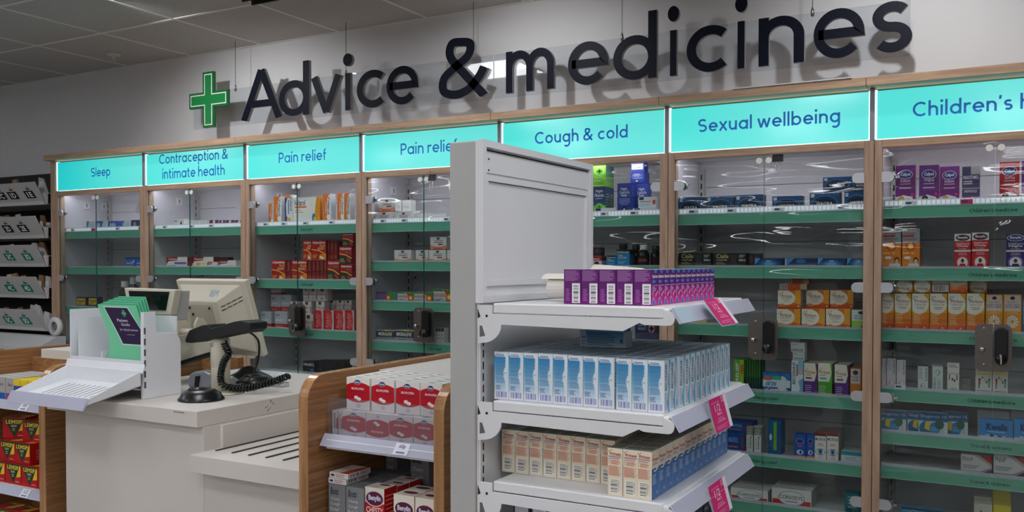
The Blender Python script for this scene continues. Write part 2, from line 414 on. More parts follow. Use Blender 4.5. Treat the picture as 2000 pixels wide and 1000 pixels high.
spec('pirinase', 'cream-fronted blue-sided spray carton', (238, 226, 200),
     RAYS(.2, .93, .16, .04, [(40, 90, 170), (60, 150, 60), (240, 190, 40), (230, 110, 30), (200, 30, 40)])+T('Pirinase', .14, .85, .88, .915, (196, 58, 36), 0, .03)+L(.06, .8, .94, .84, 2, (70, 110, 180), .5, .1)+L(.06, .765, .9, .79, 1, (206, 84, 60))
     + L(.2, .66, .85, .75, 5, (206, 92, 70), .45)+E(.1, .735, .03, .008, (40, 90, 170))+E(.1, .69, .03, .008, (40, 90, 170))+L(.06, .42, .92, .63, 12, (206, 96, 74), .45)+R(.1, .05, .8, .36, (244, 240, 230))+BAR(.2, .08, .66, .34, BK, 14, False)+L(.7, .1, .78, .34, 8, (90, 90, 90), .5),
     GR(0, 0, 1, .8, (84, 128, 190), (26, 104, 176), 6)+band(.66, 1.0, .0, (240, 228, 204))+G([(1-i/12, .66-.1*math.sin(pi*i/12)) for i in range(13)], (240, 228, 204))+T('Pirinase', .1, .78, .95, .86, (196, 58, 36), 0, .03)+RAYS(.2, .88, .2, .04, [(40, 90, 170), (240, 190, 40), (200, 30, 40)])
     + L(.12, .7, .9, .76, 3, (70, 110, 180), .45)+R(.14, .6, .6, .64, (40, 70, 150))+L(.1, .3, .7, .52, 7, (200, 214, 236), .4)+E(.75, .12, .1, .03, (150, 180, 220)),
     GR(0, 0, 1, 1, (190, 178, 150), (160, 154, 134), 2)+R(.0, .0, 1, .2, (90, 146, 176))+G([(.1, .3), (.9, .45), (.9, .6), (.1, .5)], (120, 84, 60))+L(.1, .65, .9, .9, 2, (90, 84, 70), .5), top_c=(180, 170, 146))
spec('opticrom', 'purple and magenta eye-drop carton', (104, 26, 110),
     GR(0, 0, 1, .62, (116, 16, 112), (96, 34, 110), 3)+L(.06, .66, .95, .97, 11, (176, 130, 186), .4)+R(.48, .03, .95, .6, (238, 236, 238))+BAR(.56, .06, .86, .55, BK, 15, False)+L(.1, .08, .4, .45, 8, (170, 110, 180), .4),
     GR(0, 0, 1, .56, (232, 60, 150), (130, 20, 130), 8)+R(0, .58, 1, 1, (92, 20, 116))+G([(.3, 1), (.9, 1), (.75, .9), (.45, .9)], (60, 120, 210))+T('Opticrom', .06, .74, .98, .86, (240, 232, 240), 0, .03)+R(.1, .63, .6, .7, (70, 130, 220))+R(.05, .555, 1, .57, (230, 160, 210))+L(.1, .4, .7, .53, 3, (236, 190, 226), .4)+L(.1, .28, .35, .4, 3, (236, 190, 226), .4)
     + G([(0, .02), (.05, .2), (.3, .26), (.6, .1), (.7, .02)], (240, 120, 180))+G([(.1, .02), (.16, .16), (.35, .18), (.62, .02)], (44, 116, 210))+G([(.55, .3), (1, .42), (1, .36), (.6, .22)], (246, 130, 190)), (), top_c=(214, 210, 218))
# --- endcap display
spec('ibuprofen', 'red and white ibuprofen box', (232, 228, 222),
     band(.32, .76, .1, (190, 14, 34))+oval(.47, .86, .13, .07, 'Boots', (28, 44, 96))+T('IBUPROFEN', .22, .62, .75, .69, (240, 225, 222))+T('200mg TABLETS', .13, .52, .87, .57, (96, 30, 90))+E(.42, .38, .09, .055, (232, 226, 222))+E(.54, .33, .09, .055, (240, 236, 232))+E(.52, .12, .085, .055, (40, 56, 110))+E(.52, .12, .074, .046, WH)+T('16', .48, .09, .56, .15, (40, 56, 110)),
     R(.2, .1, .8, .6, (120, 120, 126))+L(.2, .1, .8, .6, 10, WH, .4), oval(.4, .4, .16, .14, '', (60, 76, 120))+L(.55, .3, .95, .5, 2, LN))
spec('ibuprofen_inverted', 'upside-down red and white ibuprofen box', (232, 228, 222),
     band(.24, .68, .1, (190, 14, 34))+T('IBUPROFEN', .22, .3, .75, .37, (240, 225, 222), rot=180)+T('200mg TABLETS', .13, .43, .87, .48, (96, 30, 90), rot=180)+E(.42, .66, .09, .055, (232, 226, 222))+E(.52, .6, .09, .055, (240, 236, 232))+E(.52, .88, .085, .055, (40, 56, 110))+E(.52, .88, .074, .046, WH)+T('16', .48, .85, .56, .91, (40, 56, 110), rot=180), (), ())
spec('ibuprofen_spine', 'thin white ibuprofen box on edge', (228, 225, 220), L(.2, .3, .8, .9, 14, (80, 84, 120), .5)+R(.75, .3, .98, .7, (190, 90, 90)), R(0, .3, 1, .75, (180, 20, 40)))
spec('ibuprofen_flat', 'flat-lying white ibuprofen packet', (226, 222, 218), oval(.17, .5, .1, .2, '', (28, 44, 90))+T('IBUPROFEN', .35, .5, .82, .78, (200, 70, 40))+L(.35, .22, .8, .42, 1, LN), BAR(.1, .2, .5, .8, (30, 40, 60), 10)+L(.55, .2, .95, .8, 4, LN, .4), G([(.5, 0), (1, 0), (1, 1), (.8, 1)], (190, 60, 40))+G([(.1, .1), (.5, .1), (.6, .5), (.2, .6)], (216, 205, 196)))
spec('chesty_grey', 'grey chesty cough relief carton', (128, 130, 134), T('Boots', .1, .8, .6, .94, (30, 36, 60), .35, .02)+T('Chesty', .12, .68, .68, .75, (214, 216, 220), 0, 0)+T('Cough', .12, .58, .66, .65, (214, 216, 220), 0, 0)+T('Relief', .12, .48, .62, .55, (214, 216, 220), 0, 0)+L(.12, .3, .7, .44, 4, (90, 92, 98)), (), L(.1, .2, .9, .8, 4, (100, 102, 106), .4))
spec('benylin_chesty', 'red-and-white chesty coughs carton', (190, 20, 30), R(0, .72, 1, 1, (234, 228, 214))+oval(.5, .8, .44, .13, 'Benylin', (92, 22, 62), (225, 205, 205), 0)+T('CHESTY', .06, .53, .94, .64, (240, 226, 216))+T('COUGHS', .14, .42, .86, .5, (240, 226, 216))+T('NON-DROWSY', .12, .34, .88, .385, (230, 190, 190))+R(0, 0, 1, .3, (226, 222, 216))+L(.1, .1, .9, .28, 3, LN),
     L(.1, .1, .95, .9, 10, (228, 180, 176), .25), oval(.6, .7, .28, .14, '', (110, 34, 66), (224, 214, 204))+L(.1, .1, .8, .45, 3, (190, 170, 160)), top_c=(228, 222, 208))
spec('benylin_dry', 'orange-and-white dry cough carton', (226, 108, 22), R(0, .68, 1, 1, (236, 228, 214))+oval(.5, .74, .44, .13, 'Benylin', (92, 22, 62), (235, 225, 215), 0)+T('DRY &', .14, .47, .82, .57, (246, 236, 220))+T('TICKLY', .12, .34, .88, .44, (246, 236, 220))+R(0, 0, 1, .2, (236, 228, 214)), R(0, .7, .5, 1, (236, 228, 214)), oval(.5, .6, .34, .2, '', (110, 34, 66), (224, 214, 204)), top_c=(232, 224, 208))
spec('dual_action', 'blue and yellow dual action carton', (26, 84, 170), R(0, .72, 1, 1, (240, 208, 40))+R(.3, .46, .62, .72, (20, 36, 96))+oval(.46, .6, .13, .09, '', (40, 60, 130))+T('DUAL', .08, .14, .92, .36, (150, 196, 236))+L(.1, .02, .9, .1, 1, WH), (), (), top_c=(240, 208, 40))
spec('grey_relief', 'grey and blue relief carton', (176, 172, 168), T('Boots', .3, .62, .8, .78, (40, 44, 60), .3)+R(0, 0, 1, .3, (30, 90, 170)), (), (), top_c=(190, 188, 186))
spec('lemsip', 'red and dark green lemon sachet box', (186, 18, 24), G([(.02, .98), (.98, .98), (.5, .04)], (28, 62, 34))+G([(.92, .92), (.98, .9), (.98, .4), (.7, .35)], (240, 200, 50))+G([(.0, .5), (.0, .05), (.35, .05)], (190, 14, 22))+T('LEMSIP', .14, .7, .86, .9, (244, 210, 60), 0, .02)+L(.36, .54, .66, .66, 2, (230, 220, 200), .4, .2)+L(.42, .34, .6, .5, 2, (220, 200, 120), .4)+L(.66, .1, .92, .18, 1, (230, 160, 160)),
     L(.3, .2, .7, .7, 5, (220, 150, 150), .3)+G([(.7, .9), (1, 1), (1, .6)], (240, 190, 40)), G([(.05, .9), (.7, .95), (.5, .3)], (28, 62, 34))+G([(.55, .1), (.95, .2), (1, .8), (.75, .9)], (244, 200, 60))+T('LEMSIP', .2, .66, .66, .84, (244, 210, 60), 0, .02))
# --- cabinets
spec('nytol', 'white sleep-aid carton', (216, 222, 228), GR(0, 0, .3, 1, (120, 150, 190), (90, 120, 170), 2)+E(.5, .55, .36, .38, (190, 206, 224))+T('Nytol', .24, .12, .84, .46, (24, 36, 66), .2), R(0, 0, 1, 1, (84, 130, 186)))
spec('sleep_blue', 'small blue sleep carton', (46, 84, 160), E(.25, .6, .1, .26, (190, 210, 236))+E(.5, .6, .1, .26, (190, 210, 236))+E(.76, .6, .1, .26, (190, 210, 236))+L(.1, .1, .9, .28, 1, WH))
spec('sleep_navy', 'dark navy sleep carton', (46, 62, 96), E(.5, .6, .25, .25, (150, 160, 180))+L(.2, .1, .9, .25, 1, WH))
spec('sleepeaze', 'sky blue night-moon carton', (34, 112, 196), R(0, .8, 1, 1, (16, 60, 130))+E(.74, .66, .16, .16, (220, 232, 244))+E(.68, .7, .14, .14, (34, 112, 196))+T('SleepEaze', .08, .36, .7, .54, WH)+R(.08, .1, .6, .26, (240, 120, 60)))
spec('nexium', 'purple and yellow tablet carton', (58, 30, 66), R(.05, .12, .92, .86, (226, 190, 30))+T('Nexium', .12, .4, .86, .74, (50, 28, 70), .1, .03)+L(.15, .2, .6, .34, 1, (90, 60, 40)), R(0, 0, 1, 1, (58, 30, 66)))
spec('orange_packet', 'flat orange packet', (206, 84, 30), L(.1, .2, .9, .8, 2, (240, 180, 120)))
spec('white_dot', 'white carton with black dot', (226, 222, 220), E(.75, .5, .08, .26, (40, 36, 44))+L(.1, .7, .4, .9, 1, LN))
spec('white_plain', 'plain white spine carton', (218, 216, 216), L(.2, .3, .8, .5, 1, (180, 180, 184)))
spec('purple_white', 'white and purple corner carton', (226, 220, 224), G([(0, 1), (.45, 1), (.1, 0), (0, 0)], (120, 50, 70))+R(.62, .3, 1, 1, (96, 60, 130))+T('flexi', .3, .2, .62, .7, (60, 40, 60), .3))
spec('canesten', 'white and dark red thrush carton', (232, 228, 224), G([(0, 1), (.55, 1), (.5, .66), (.1, .6), (0, .3)], (140, 20, 30))+T('Canesten', .1, .72, .5, .92, (246, 236, 230))+R(.38, .32, .95, .52, (130, 90, 180))+L(.1, .1, .6, .26, 1, LN), R(0, 0, 1, 1, (150, 30, 36)))
spec('canesten_gold', 'white and gold thrush carton', (232, 226, 216), G([(0, 1), (.55, 1), (.5, .66), (.1, .6), (0, .3)], (140, 20, 30))+T('Canesten', .1, .72, .5, .92, (246, 236, 230))+E(.3, .35, .12, .16, (226, 180, 80))+R(.45, .3, .9, .44, (232, 200, 120)), R(0, 0, 1, 1, (150, 30, 36)))
spec('canesten_pink', 'low white and pink thrush carton', (232, 226, 226), G([(0, 1), (.55, 1), (.5, .6), (.1, .5), (0, .3)], (150, 24, 34))+T('Canesten', .08, .66, .52, .9, (246, 236, 230))+R(.45, .2, .9, .4, (240, 190, 200)))
VF = G([(0, 0), (0, 1), (1, 1), (.75, .95), (.4, .75), (.32, .5), (.5, .25), (.9, 0)], (226, 122, 40))
spec('voltarol_tall', 'tall orange and white gel carton', (234, 232, 228), VF+T('Voltarol', .62, .36, .9, .92, (28, 44, 96), 0, .02, -90)+R(.42, .32, .56, .84, (226, 120, 50))+E(.42, .1, .2, .07, (60, 170, 180))+E(.66, .06, .2, .06, YL), R(0, 0, 1, 1, (206, 206, 210)))
spec('voltarol_blue', 'blue-cornered white gel carton', (220, 224, 230), G([(0, 0), (0, 1), (.4, 1), (.14, .7), (.2, .35), (.5, .2), (1, .12), (1, 0)], (44, 70, 140))+R(0, .9, .7, 1, (226, 122, 40))+T('Voltarol', .66, .5, .92, .94, (28, 44, 96), 0, .02, -90)+R(.4, .4, .54, .84, (110, 130, 170))+E(.5, .22, .26, .08, (240, 170, 60))+E(.5, .14, .3, .06, (60, 180, 190)), R(0, 0, 1, 1, (200, 204, 210)))
spec('voltarol_wide', 'wide white and orange patch carton', (236, 232, 226), G([(.6, 0), (.8, .35), (.88, 1), (1, 1), (1, 0)], (232, 150, 30))+T('Voltarol', .03, .72, .46, .92, (24, 34, 80), 0, .02)+R(.06, .64, .5, .7, (220, 110, 60))+L(.06, .45, .4, .6, 2, (220, 150, 120), .4)+E(.78, .3, .07, .14, (40, 150, 180))+E(.82, .22, .05, .1, YL)+E(.3, .02, .05, .05, (220, 80, 60)), R(0, 0, 1, 1, (214, 130, 40)))
SOLF = R(0, .0, 1, 1, (186, 18, 26))+G([(0, .56), (.5, .5), (1, .3), (1, .24), (.5, .45), (0, .52)], (244, 196, 40))+G([(1, .3), (.55, .28), (.5, .0), (1, 0)], (232, 140, 30))+T('Solpadeine', .06, .8, .94, .96, (246, 234, 228), .15, .03)+T('PLUS', .56, .66, .94, .79, (244, 214, 40), .1, .02)+L(.4, .52, .9, .64, 2, (238, 210, 200), .4, .1)+L(.06, .08, .42, .28, 3, (236, 190, 60), .4)+E(.64, .14, .08, .06, WH)+E(.76, .09, .08, .06, WH)
spec('solpadeine', 'red and yellow tablet carton', (186, 18, 26), SOLF, R(0, 0, 1, 1, (120, 14, 18))+T('Solpadeine', .3, .5, .6, .92, (200, 160, 140), 0, 0, 90), (), side_c=(130, 14, 18))
spec('solpadeine_spine', 'dark red carton spine', (128, 16, 20), T('Solpadeine', .3, .5, .66, .92, (196, 150, 130), 0, 0, 90)+R(.1, .06, .9, .24, (170, 60, 40)))
spec('solpadeine_max', 'red and charcoal capsule carton', (180, 20, 28), R(0, 0, 1, .5, (52, 50, 46))+G([(0, .62), (.5, .56), (1, .36), (1, .3), (.5, .5), (0, .58)], (244, 196, 40))+T('Solpadeine', .06, .8, .96, .95, (246, 234, 228), .15, .03)+T('MAX', .5, .64, .92, .77, (120, 120, 120))+L(.06, .1, .5, .34, 3, (180, 180, 60), .4)+G([(.55, .3), (.75, .36), (.95, .14), (.8, .08)], (206, 30, 30)))
spec('silver_red', 'silver and red tablet carton', (176, 178, 184), R(0, 0, 1, .3, (176, 20, 36))+T('Boots', .08, .72, .4, .9, (60, 66, 90), .3, .01)+L(.08, .44, .8, .56, 2, WH, .4)+L(.1, .08, .8, .22, 2, (226, 150, 150), .4), R(0, 0, 1, .3, (150, 20, 34)))
spec('white_maroon', 'white and maroon square carton', (222, 218, 214), R(.3, .74, .62, .98, (110, 30, 34))+L(.1, .4, .8, .62, 3, (180, 80, 80), .4)+R(.84, .1, .94, .6, (180, 40, 50))+T('20', .3, .1, .6, .26, (60, 50, 60)), R(0, 0, 1, 1, (190, 188, 186)))
spec('bright_red', 'bright red and silver carton', (206, 18, 26), G([(.7, 1), (1, 1), (1, 0), (.72, 0), (.86, .5)], (196, 190, 190))+R(.72, .05, .8, .95, (230, 40, 40))+T('Anadin', .12, .14, .5, .86, (236, 150, 150), 0, .01, 90)+L(.56, .2, .68, .8, 6, (240, 170, 170)))
spec('paramol', 'black tablet carton', (18, 18, 20), T('PARAMOL', .06, .62, .96, .86, (220, 220, 220), 0, .01)+E(.76, .22, .15, .18, (60, 130, 210))+E(.76, .22, .09, .11, (20, 60, 130))+R(.06, .12, .34, .2, (200, 110, 50)))
spec('paramol_spine', 'black carton spine', (14, 14, 16), R(.85, 0, 1, 1, (34, 34, 36)))
AUF = GR(0, 0, 1, .36, (196, 70, 34), (226, 170, 146), 4)+G([(0, .4), (.3, .22), (.7, .22), (1, .4), (1, .44), (.0, .44)], (216, 208, 200))+oval(.5, .87, .1, .08, '', (40, 50, 84))+T('ASPIRIN', .24, .66, .8, .76, (196, 70, 40), 0, .02)+L(.26, .52, .78, .62, 1, (70, 60, 60), .5, .05)+R(.34, .36, .46, .46, WH)+R(.48, .36, .78, .46, (130, 50, 40))+E(.12, .1, .05, .05, (220, 214, 206))+R(.76, .07, .92, .13, (220, 200, 190))
spec('aspirin', 'silver and orange tablet carton', (214, 214, 212), AUF, R(0, 0, 1, 1, (206, 206, 208)))
NUF = R(0, 0, 1, .3, (172, 178, 182))+R(0, .86, .5, 1, (40, 130, 60))+T('NUROFEN', .03, .46, .62, .7, (196, 40, 40), 0, .02)+G([(.6, 0), (.72, .5), (.5, 1), (1, 1), (1, 0)], (40, 140, 60))+G([(.5, 1), (.72, .6), (.78, .6), (.62, 1)], (206, 40, 40))+E(.82, .46, .17, .3, (190, 50, 30))+E(.82, .46, .13, .23, (236, 130, 30))+E(.82, .46, .07, .13, (250, 220, 110))+L(.04, .14, .5, .36, 2, (80, 90, 100), .4)
spec('nurofen', 'silver and green target-logo carton', (190, 194, 196), NUF, R(0, 0, 1, 1, (56, 140, 74)))
spec('nurofen_violet', 'violet and green target-logo carton', (120, 116, 170), R(0, 0, .6, 1, (112, 110, 166))+R(0, .86, .6, 1, (70, 40, 120))+T('NUROFEN', .03, .46, .56, .7, (196, 50, 80), 0, .02)+G([(.5, 0), (.56, .5), (.5, 1), (1, 1), (1, 0)], (60, 140, 80))+E(.6, .46, .12, .3, (190, 50, 30))+E(.6, .46, .09, .23, (236, 130, 30))+E(.6, .46, .05, .13, (250, 220, 110)))
spec('migraleve', 'silver and black migraine carton', (150, 152, 154), R(0, .42, 1, .9, (40, 40, 44))+G([(.46, .9), (.5, 1), (.72, 1), (.76, .9)], (232, 190, 30))+T('MIGRALEVE', .1, .52, .9, .8, (228, 228, 228), .2, .03)+L(.2, .1, .7, .34, 2, (90, 100, 160), .4))
spec('white_spine', 'white carton with black tips', (214, 214, 212), R(0, .8, 1, 1, (60, 60, 64))+L(.2, .3, .8, .7, 2, (150, 150, 150)))
spec('night_nurse', 'green and navy night remedy carton', (120, 184, 50), GR(0, .4, 1, 1, (60, 90, 130), (30, 50, 110), 5)+T('Night', .2, .8, .78, .92, WH, .15, .01)+T('Nurse', .12, .68, .82, .8, WH, .15, .01)+L(.2, .6, .9, .65, 1, (170, 190, 220))+E(.5, .3, .36, .17, (170, 215, 130))+E(.5, .3, .31, .145, (110, 180, 60))+PLUS(.5, .3, .2, .1, (30, 120, 60)), GR(0, 0, 1, 1, (90, 150, 50), (36, 60, 110), 6)+L(.1, .2, .9, .8, 7, (150, 180, 190), .3))
spec('night_nurse_inverted', 'inverted green-topped night remedy carton', (120, 184, 50), E(.5, .74, .38, .2, (170, 215, 130))+E(.5, .74, .32, .17, (110, 180, 60))+PLUS(.5, .74, .2, .11, (30, 120, 60))+T('liquid', .1, .42, .7, .5, (210, 236, 180), .1, 0)+L(.4, .1, .9, .36, 4, (80, 130, 60), .4), GR(0, 0, 1, 1, (110, 160, 60), (50, 80, 100), 4))
spec('cold_flu', 'deep blue cold and flu carton', (38, 58, 142), T('Night', .24, .78, .7, .87, WH, 0, .01)+T('Cold & Flu', .16, .69, .84, .77, WH, 0, .01)+T('Relief', .28, .61, .66, .68, WH, 0, .01)+LC(.1, .36, .9, .56, 5, (160, 176, 220), .3)+E(.48, .19, .21, .12, (20, 26, 50))+PLUS(.48, .19, .12, .07, WH), L(.05, .05, .95, .95, 14, (90, 110, 180), .3))
spec('cold_blue_upper', 'blue carton with white panel', (40, 60, 150), R(.05, .25, .9, .85, (222, 224, 232))+L(.4, .4, .8, .5, 1, LN))
spec('white_blue_cold', 'white and pale blue cold carton', (222, 224, 228), R(.05, .72, .3, .98, (40, 56, 90))+L(.1, .5, .75, .64, 1, (200, 90, 80))+R(.06, .1, .7, .42, (190, 214, 232))+R(.8, .3, .95, .7, (210, 70, 90)))
spec('actifed', 'white and red dry cough carton', (222, 216, 212), R(0, .6, 1, 1, (176, 24, 40))+T('ACTIFED', .06, .64, .9, .82, (244, 236, 232))+E(.7, .3, .16, .24, (60, 40, 40)), R(0, .6, 1, 1, (120, 40, 50)))
spec('dark_maroon', 'dark maroon carton', (54, 30, 34), E(.3, .6, .14, .3, (90, 60, 64))+E(.7, .6, .14, .3, (90, 60, 64)))
spec('robitussin', 'cyan and black dry cough carton', (30, 130, 196), R(0, .76, 1, 1, (24, 26, 32))+T('Robitussin', .04, .79, .96, .9, (225, 228, 232), .1, .02)+T('DRY', .14, .62, .46, .71, (232, 220, 80))+T('COUGH', .14, .5, .76, .6, (232, 220, 80))+L(.14, .2, .8, .36, 3, (170, 210, 236), .3), R(0, .76, 1, 1, (24, 26, 32))+L(.1, .2, .9, .6, 6, (90, 160, 200), .3), side_c=(24, 90, 140))
spec('blue_cold', 'blue cold tablets carton', (54, 124, 190), R(0, 0, 1, .35, (30, 60, 130))+L(.2, .1, .8, .25, 1, WH))
spec('navy_cold', 'navy day and night carton', (36, 44, 84), T('DAY &', .14, .66, .5, .8, (170, 176, 196))+T('NIGHT', .14, .5, .5, .62, (170, 176, 196))+E(.76, .58, .15, .2, (200, 140, 90))+PLUS(.76, .58, .13, .18, (90, 60, 110)))
VI = GR(0, 0, 1, 1, (14, 40, 84), (30, 78, 128), 4)+E(.5, .44, .44, .4, (60, 130, 180))+E(.5, .44, .42, .37, (16, 44, 86))+E(.5, .4, .36, .27, (12, 22, 44))+T('VIAGRA', .22, .36, .78, .52, (216, 222, 228), 0, .01)+L(.34, .22, .66, .3, 1, (130, 140, 150), .4, .1)+R(.04, .76, .16, .94, (176, 190, 200))
spec('viagra', 'blue oval-logo tablet carton', (20, 48, 90), VI, R(0, 0, 1, 1, (16, 36, 66)), (), side_c=(16, 34, 60))
spec('cialis', 'black and gold tablet carton', (24, 23, 24), T('Cialis', .08, .66, .46, .94, (216, 196, 110), 0, .01)+T('TOGETHER', .08, .48, .42, .58, (210, 205, 200), 0, .0)+L(.08, .24, .4, .4, 2, (190, 160, 90), .4)+G([(.5, .0), (.54, .5), (.5, .9), (.74, .9), (.7, .5), (.74, 0)], (52, 48, 48))+L(.78, .7, .98, .9, 3, (190, 190, 190), .4)+T('36hrs', .78, .46, .98, .62, (220, 220, 220))+R(.86, .05, .98, .16, (206, 160, 60)), R(0, 0, 1, 1, (18, 18, 18)))
spec('blue_glow', 'low glowing blue tablet carton', (20, 52, 92), E(.5, .4, .4, .5, (26, 86, 140))+E(.5, .4, .28, .4, (36, 120, 176))+E(.5, .4, .16, .25, (60, 150, 200))+G([(0, 1), (.2, 1), (0, .3)], (70, 160, 220))+T('boots', .42, .62, .58, .86, (190, 220, 240), .3, .01)+T('SILDENAFIL', .32, .34, .68, .54, (130, 180, 214))+L(.34, .1, .66, .22, 1, (160, 196, 220), .5, .05))
spec('navy_low', 'low navy text-covered carton', (26, 46, 92), G([(0, 1), (.3, 1), (.1, .4), (0, .4)], (60, 140, 206))+E(.5, .72, .16, .22, (40, 110, 170))+L(.04, .06, .96, .4, 3, (130, 150, 190), .4)+R(.0, .3, .04, .95, (190, 196, 206)))
PIR = E(.4, .55, .36, .38, (238, 232, 214))+G([(0, .2), (.0, .96), (.5, .96), (.3, .25)], (238, 232, 214))+RAYS(.16, .76, .11, .15, [(40, 90, 170), (50, 150, 90), (240, 190, 40), (170, 30, 40)])+T('Piriton', .14, .54, .62, .76, (170, 30, 36), 0, .01)+L(.16, .46, .6, .52, 1, (150, 160, 160), .5, .05)+LC(.2, .33, .56, .42, 2, (190, 80, 60), .35)+L(.06, .08, .4, .2, 2, (246, 196, 150), .35)
spec('piriton', 'orange and cream allergy carton', (226, 112, 30), GR(0, 0, 1, .3, (206, 74, 28), (226, 112, 30), 3)+G([(.7, .3), (1, .2), (1, 1), (.76, 1)], (238, 158, 40))+PIR+R(.86, .06, .94, .16, (240, 190, 120)), R(0, 0, 1, 1, (196, 178, 150)))
spec('piriton_flat', 'flat orange carton with barcode', (196, 84, 30), R(0, 0, .3, 1, (190, 186, 180))+BAR(.05, .1, .27, .9, (40, 40, 40), 9)+R(.76, 0, 1, 1, (176, 150, 120)))
spec('green_allergy', 'white and green allergy carton', (214, 222, 214), R(0, 0, 1, .46, (150, 200, 80))+oval(.6, .86, .26, .08, '', (30, 40, 70))+T('HAYFEVER', .12, .66, .95, .74, (40, 70, 140))+T('ALLERGY', .12, .54, .95, .63, (40, 70, 140))+R(.5, .06, .7, .2, (40, 60, 90)))
spec('yellow_allergy', 'orange and yellow allergy carton', (224, 150, 60), R(.4, 0, 1, 1, (200, 200, 150))+E(.75, .6, .16, .4, (226, 214, 60)))
spec('benadryl_green', 'green and yellow relief carton', (98, 166, 50), R(.62, .2, 1, 1, (150, 190, 50))+R(.7, .55, .95, .85, (196, 90, 60))+T('RELIEF', .2, .3, .5, .9, (230, 240, 220), .1, .02, 90)+E(.5, .04, .6, .16, (200, 206, 200)), GR(0, 0, 1, 1, (20, 50, 70), (60, 130, 40), 3))
spec('green_spine', 'green and navy carton spine', (52, 116, 40), GR(0, 0, 1, .45, (20, 46, 66), (30, 80, 60), 2)+R(.8, 0, 1, 1, (30, 66, 36)))
spec('benadryl_blue', 'upside-down blue relief carton', (30, 110, 184), R(0, .0, 1, .3, (28, 70, 150))+R(.0, .3, 1, .66, (206, 220, 232))+E(.7, .5, .2, .36, (210, 216, 222))+R(.08, .62, .3, .86, (196, 100, 80))+R(.34, .66, .68, .86, (60, 170, 130))+T('Benadryl', .06, .04, .9, .28, (230, 238, 246), .2, .02, 180)+T('RELIEF', .1, .36, .5, .56, (24, 60, 130), .2, .02, 180))
spec('beconase_tall', 'tall white and blue spray carton', (220, 228, 234), G([(.55, 0), (.75, .2), (.6, .4), (1, .5), (1, 0)], (110, 170, 204))+R(.55, .6, 1, 1, (120, 190, 220))+T('BECONASE', .08, .3, .34, .96, (20, 30, 90), .15, .02, 90)+R(.42, .55, .54, .9, (190, 80, 80))+E(.78, .7, .14, .08, (220, 170, 160)))
spec('beconase_end', 'small white carton end with inverted name', (206, 208, 212), T('BECONASE', .14, .1, .86, .32, (30, 40, 90), .1, .02, 180)+L(.1, .72, .5, .82, 1, LN))
def pj(c, c2, word): return R(0, 0, 1, .45, c)+G([(0, .45), (.3, .36), (.8, .46), (.95, .7), (.85, 1), (1, 1), (1, .3), (0, .3)], c)+RAYS(.2, .8, .16, .07, [(40, 90, 170), (240, 190, 40), (170, 30, 40)])+T(word, .12, .68, .86, .79, (180, 40, 40), 0, .01)+L(.14, .62, .7, .66, 1, LN, .5)+R(.14, .52, .6, .57, c2)+L(.1, .1, .6, .34, 4, (210, 190, 220), .3)
spec('pirinase_purple', 'cream and purple spray carton', (232, 224, 204), pj((92, 44, 130), (92, 44, 130), 'Pirinase'), R(0, 0, 1, 1, (80, 46, 100)), (), side_c=(70, 44, 90))
spec('piriteze_green', 'cream and green allergy carton', (232, 226, 204), pj((70, 160, 46), (60, 150, 190), 'Piriteze')+E(.8, .06, .14, .05, YL), R(0, 0, 1, 1, (54, 110, 40)))
spec('boots_orange', 'amber allergy spray carton', (206, 120, 36), R(.1, .5, .9, .98, (206, 196, 186))+oval(.5, .86, .26, .08, '', (30, 40, 70))+T('ALLERGY', .16, .68, .84, .76, (50, 70, 120))+T('RELIEF', .22, .57, .78, .65, (50, 70, 120))+G([(.3, 0), (.4, .3), (.5, 0)], (220, 226, 230)))
spec('blue_flat_eye', 'dark blue flat eye-drop carton', (26, 70, 140), T('MAXITROL', .06, .5, .6, .76, (130, 170, 220))+L(.06, .2, .6, .36, 1, (200, 100, 80))+E(.85, .5, .16, .4, (120, 30, 60))+E(.85, .5, .1, .26, (30, 90, 130)))
spec('brolene', 'white and grey eye-drop carton', (206, 206, 206), R(0, .72, 1, 1, (130, 130, 126))+E(.5, .84, .24, .09, (200, 200, 196))+E(.5, .84, .18, .065, (130, 130, 126))+T('Brolene', .52, .22, .8, .66, (30, 34, 60), 0, .02, -90)+L(.2, .2, .4, .6, 5, LN, .4), R(0, 0, 1, 1, (160, 160, 158)))
spec('teal_green', 'blue and lime upright carton', (24, 96, 150), R(.42, .12, .66, .95, (120, 190, 60))+R(.7, .1, .95, .9, (20, 80, 140))+E(.2, .5, .1, .1, WH))
spec('optrex', 'royal blue eye-drop carton', (26, 86, 178), oval(.5, .74, .3, .09, '', (20, 50, 130), (180, 200, 230))+L(.3, .5, .7, .6, 2, (220, 90, 70), .5, .1)+R(0, .02, 1, .16, (236, 150, 90))+E(.5, .3, .3, .1, (200, 220, 236))+E(.55, .3, .1, .07, (20, 40, 110)))
spec('murine', 'white eye-drop carton with eye', (226, 222, 218), R(0, .88, 1, 1, (120, 24, 30))+T('MURINE', .05, .72, .95, .82, (40, 40, 46), 0, .01)+LC(.15, .54, .85, .64, 2, (206, 80, 70), .4)+G([(.02, .34), (.3, .45), (.7, .45), (.98, .34), (.7, .23), (.3, .23)], (60, 44, 40))+G([(.08, .34), (.3, .43), (.7, .43), (.92, .34), (.7, .25), (.3, .25)], (230, 224, 220))+E(.5, .35, .2, .1, (70, 130, 190))+E(.5, .35, .09, .045, (14, 20, 30))+LC(.2, .1, .8, .2, 2, (200, 130, 120), .35)+R(0, 0, 1, .03, (170, 40, 40)), R(0, 0, 1, 1, (196, 192, 190)), R(0, 0, 1, 1, (110, 60, 60)))
spec('teal_flat', 'flat white and teal carton', (206, 212, 214), R(0, .72, 1, 1, (40, 140, 160))+L(.2, .3, .9, .6, 2, (110, 150, 170), .3)+R(0, 0, 1, .1, (120, 40, 50)))
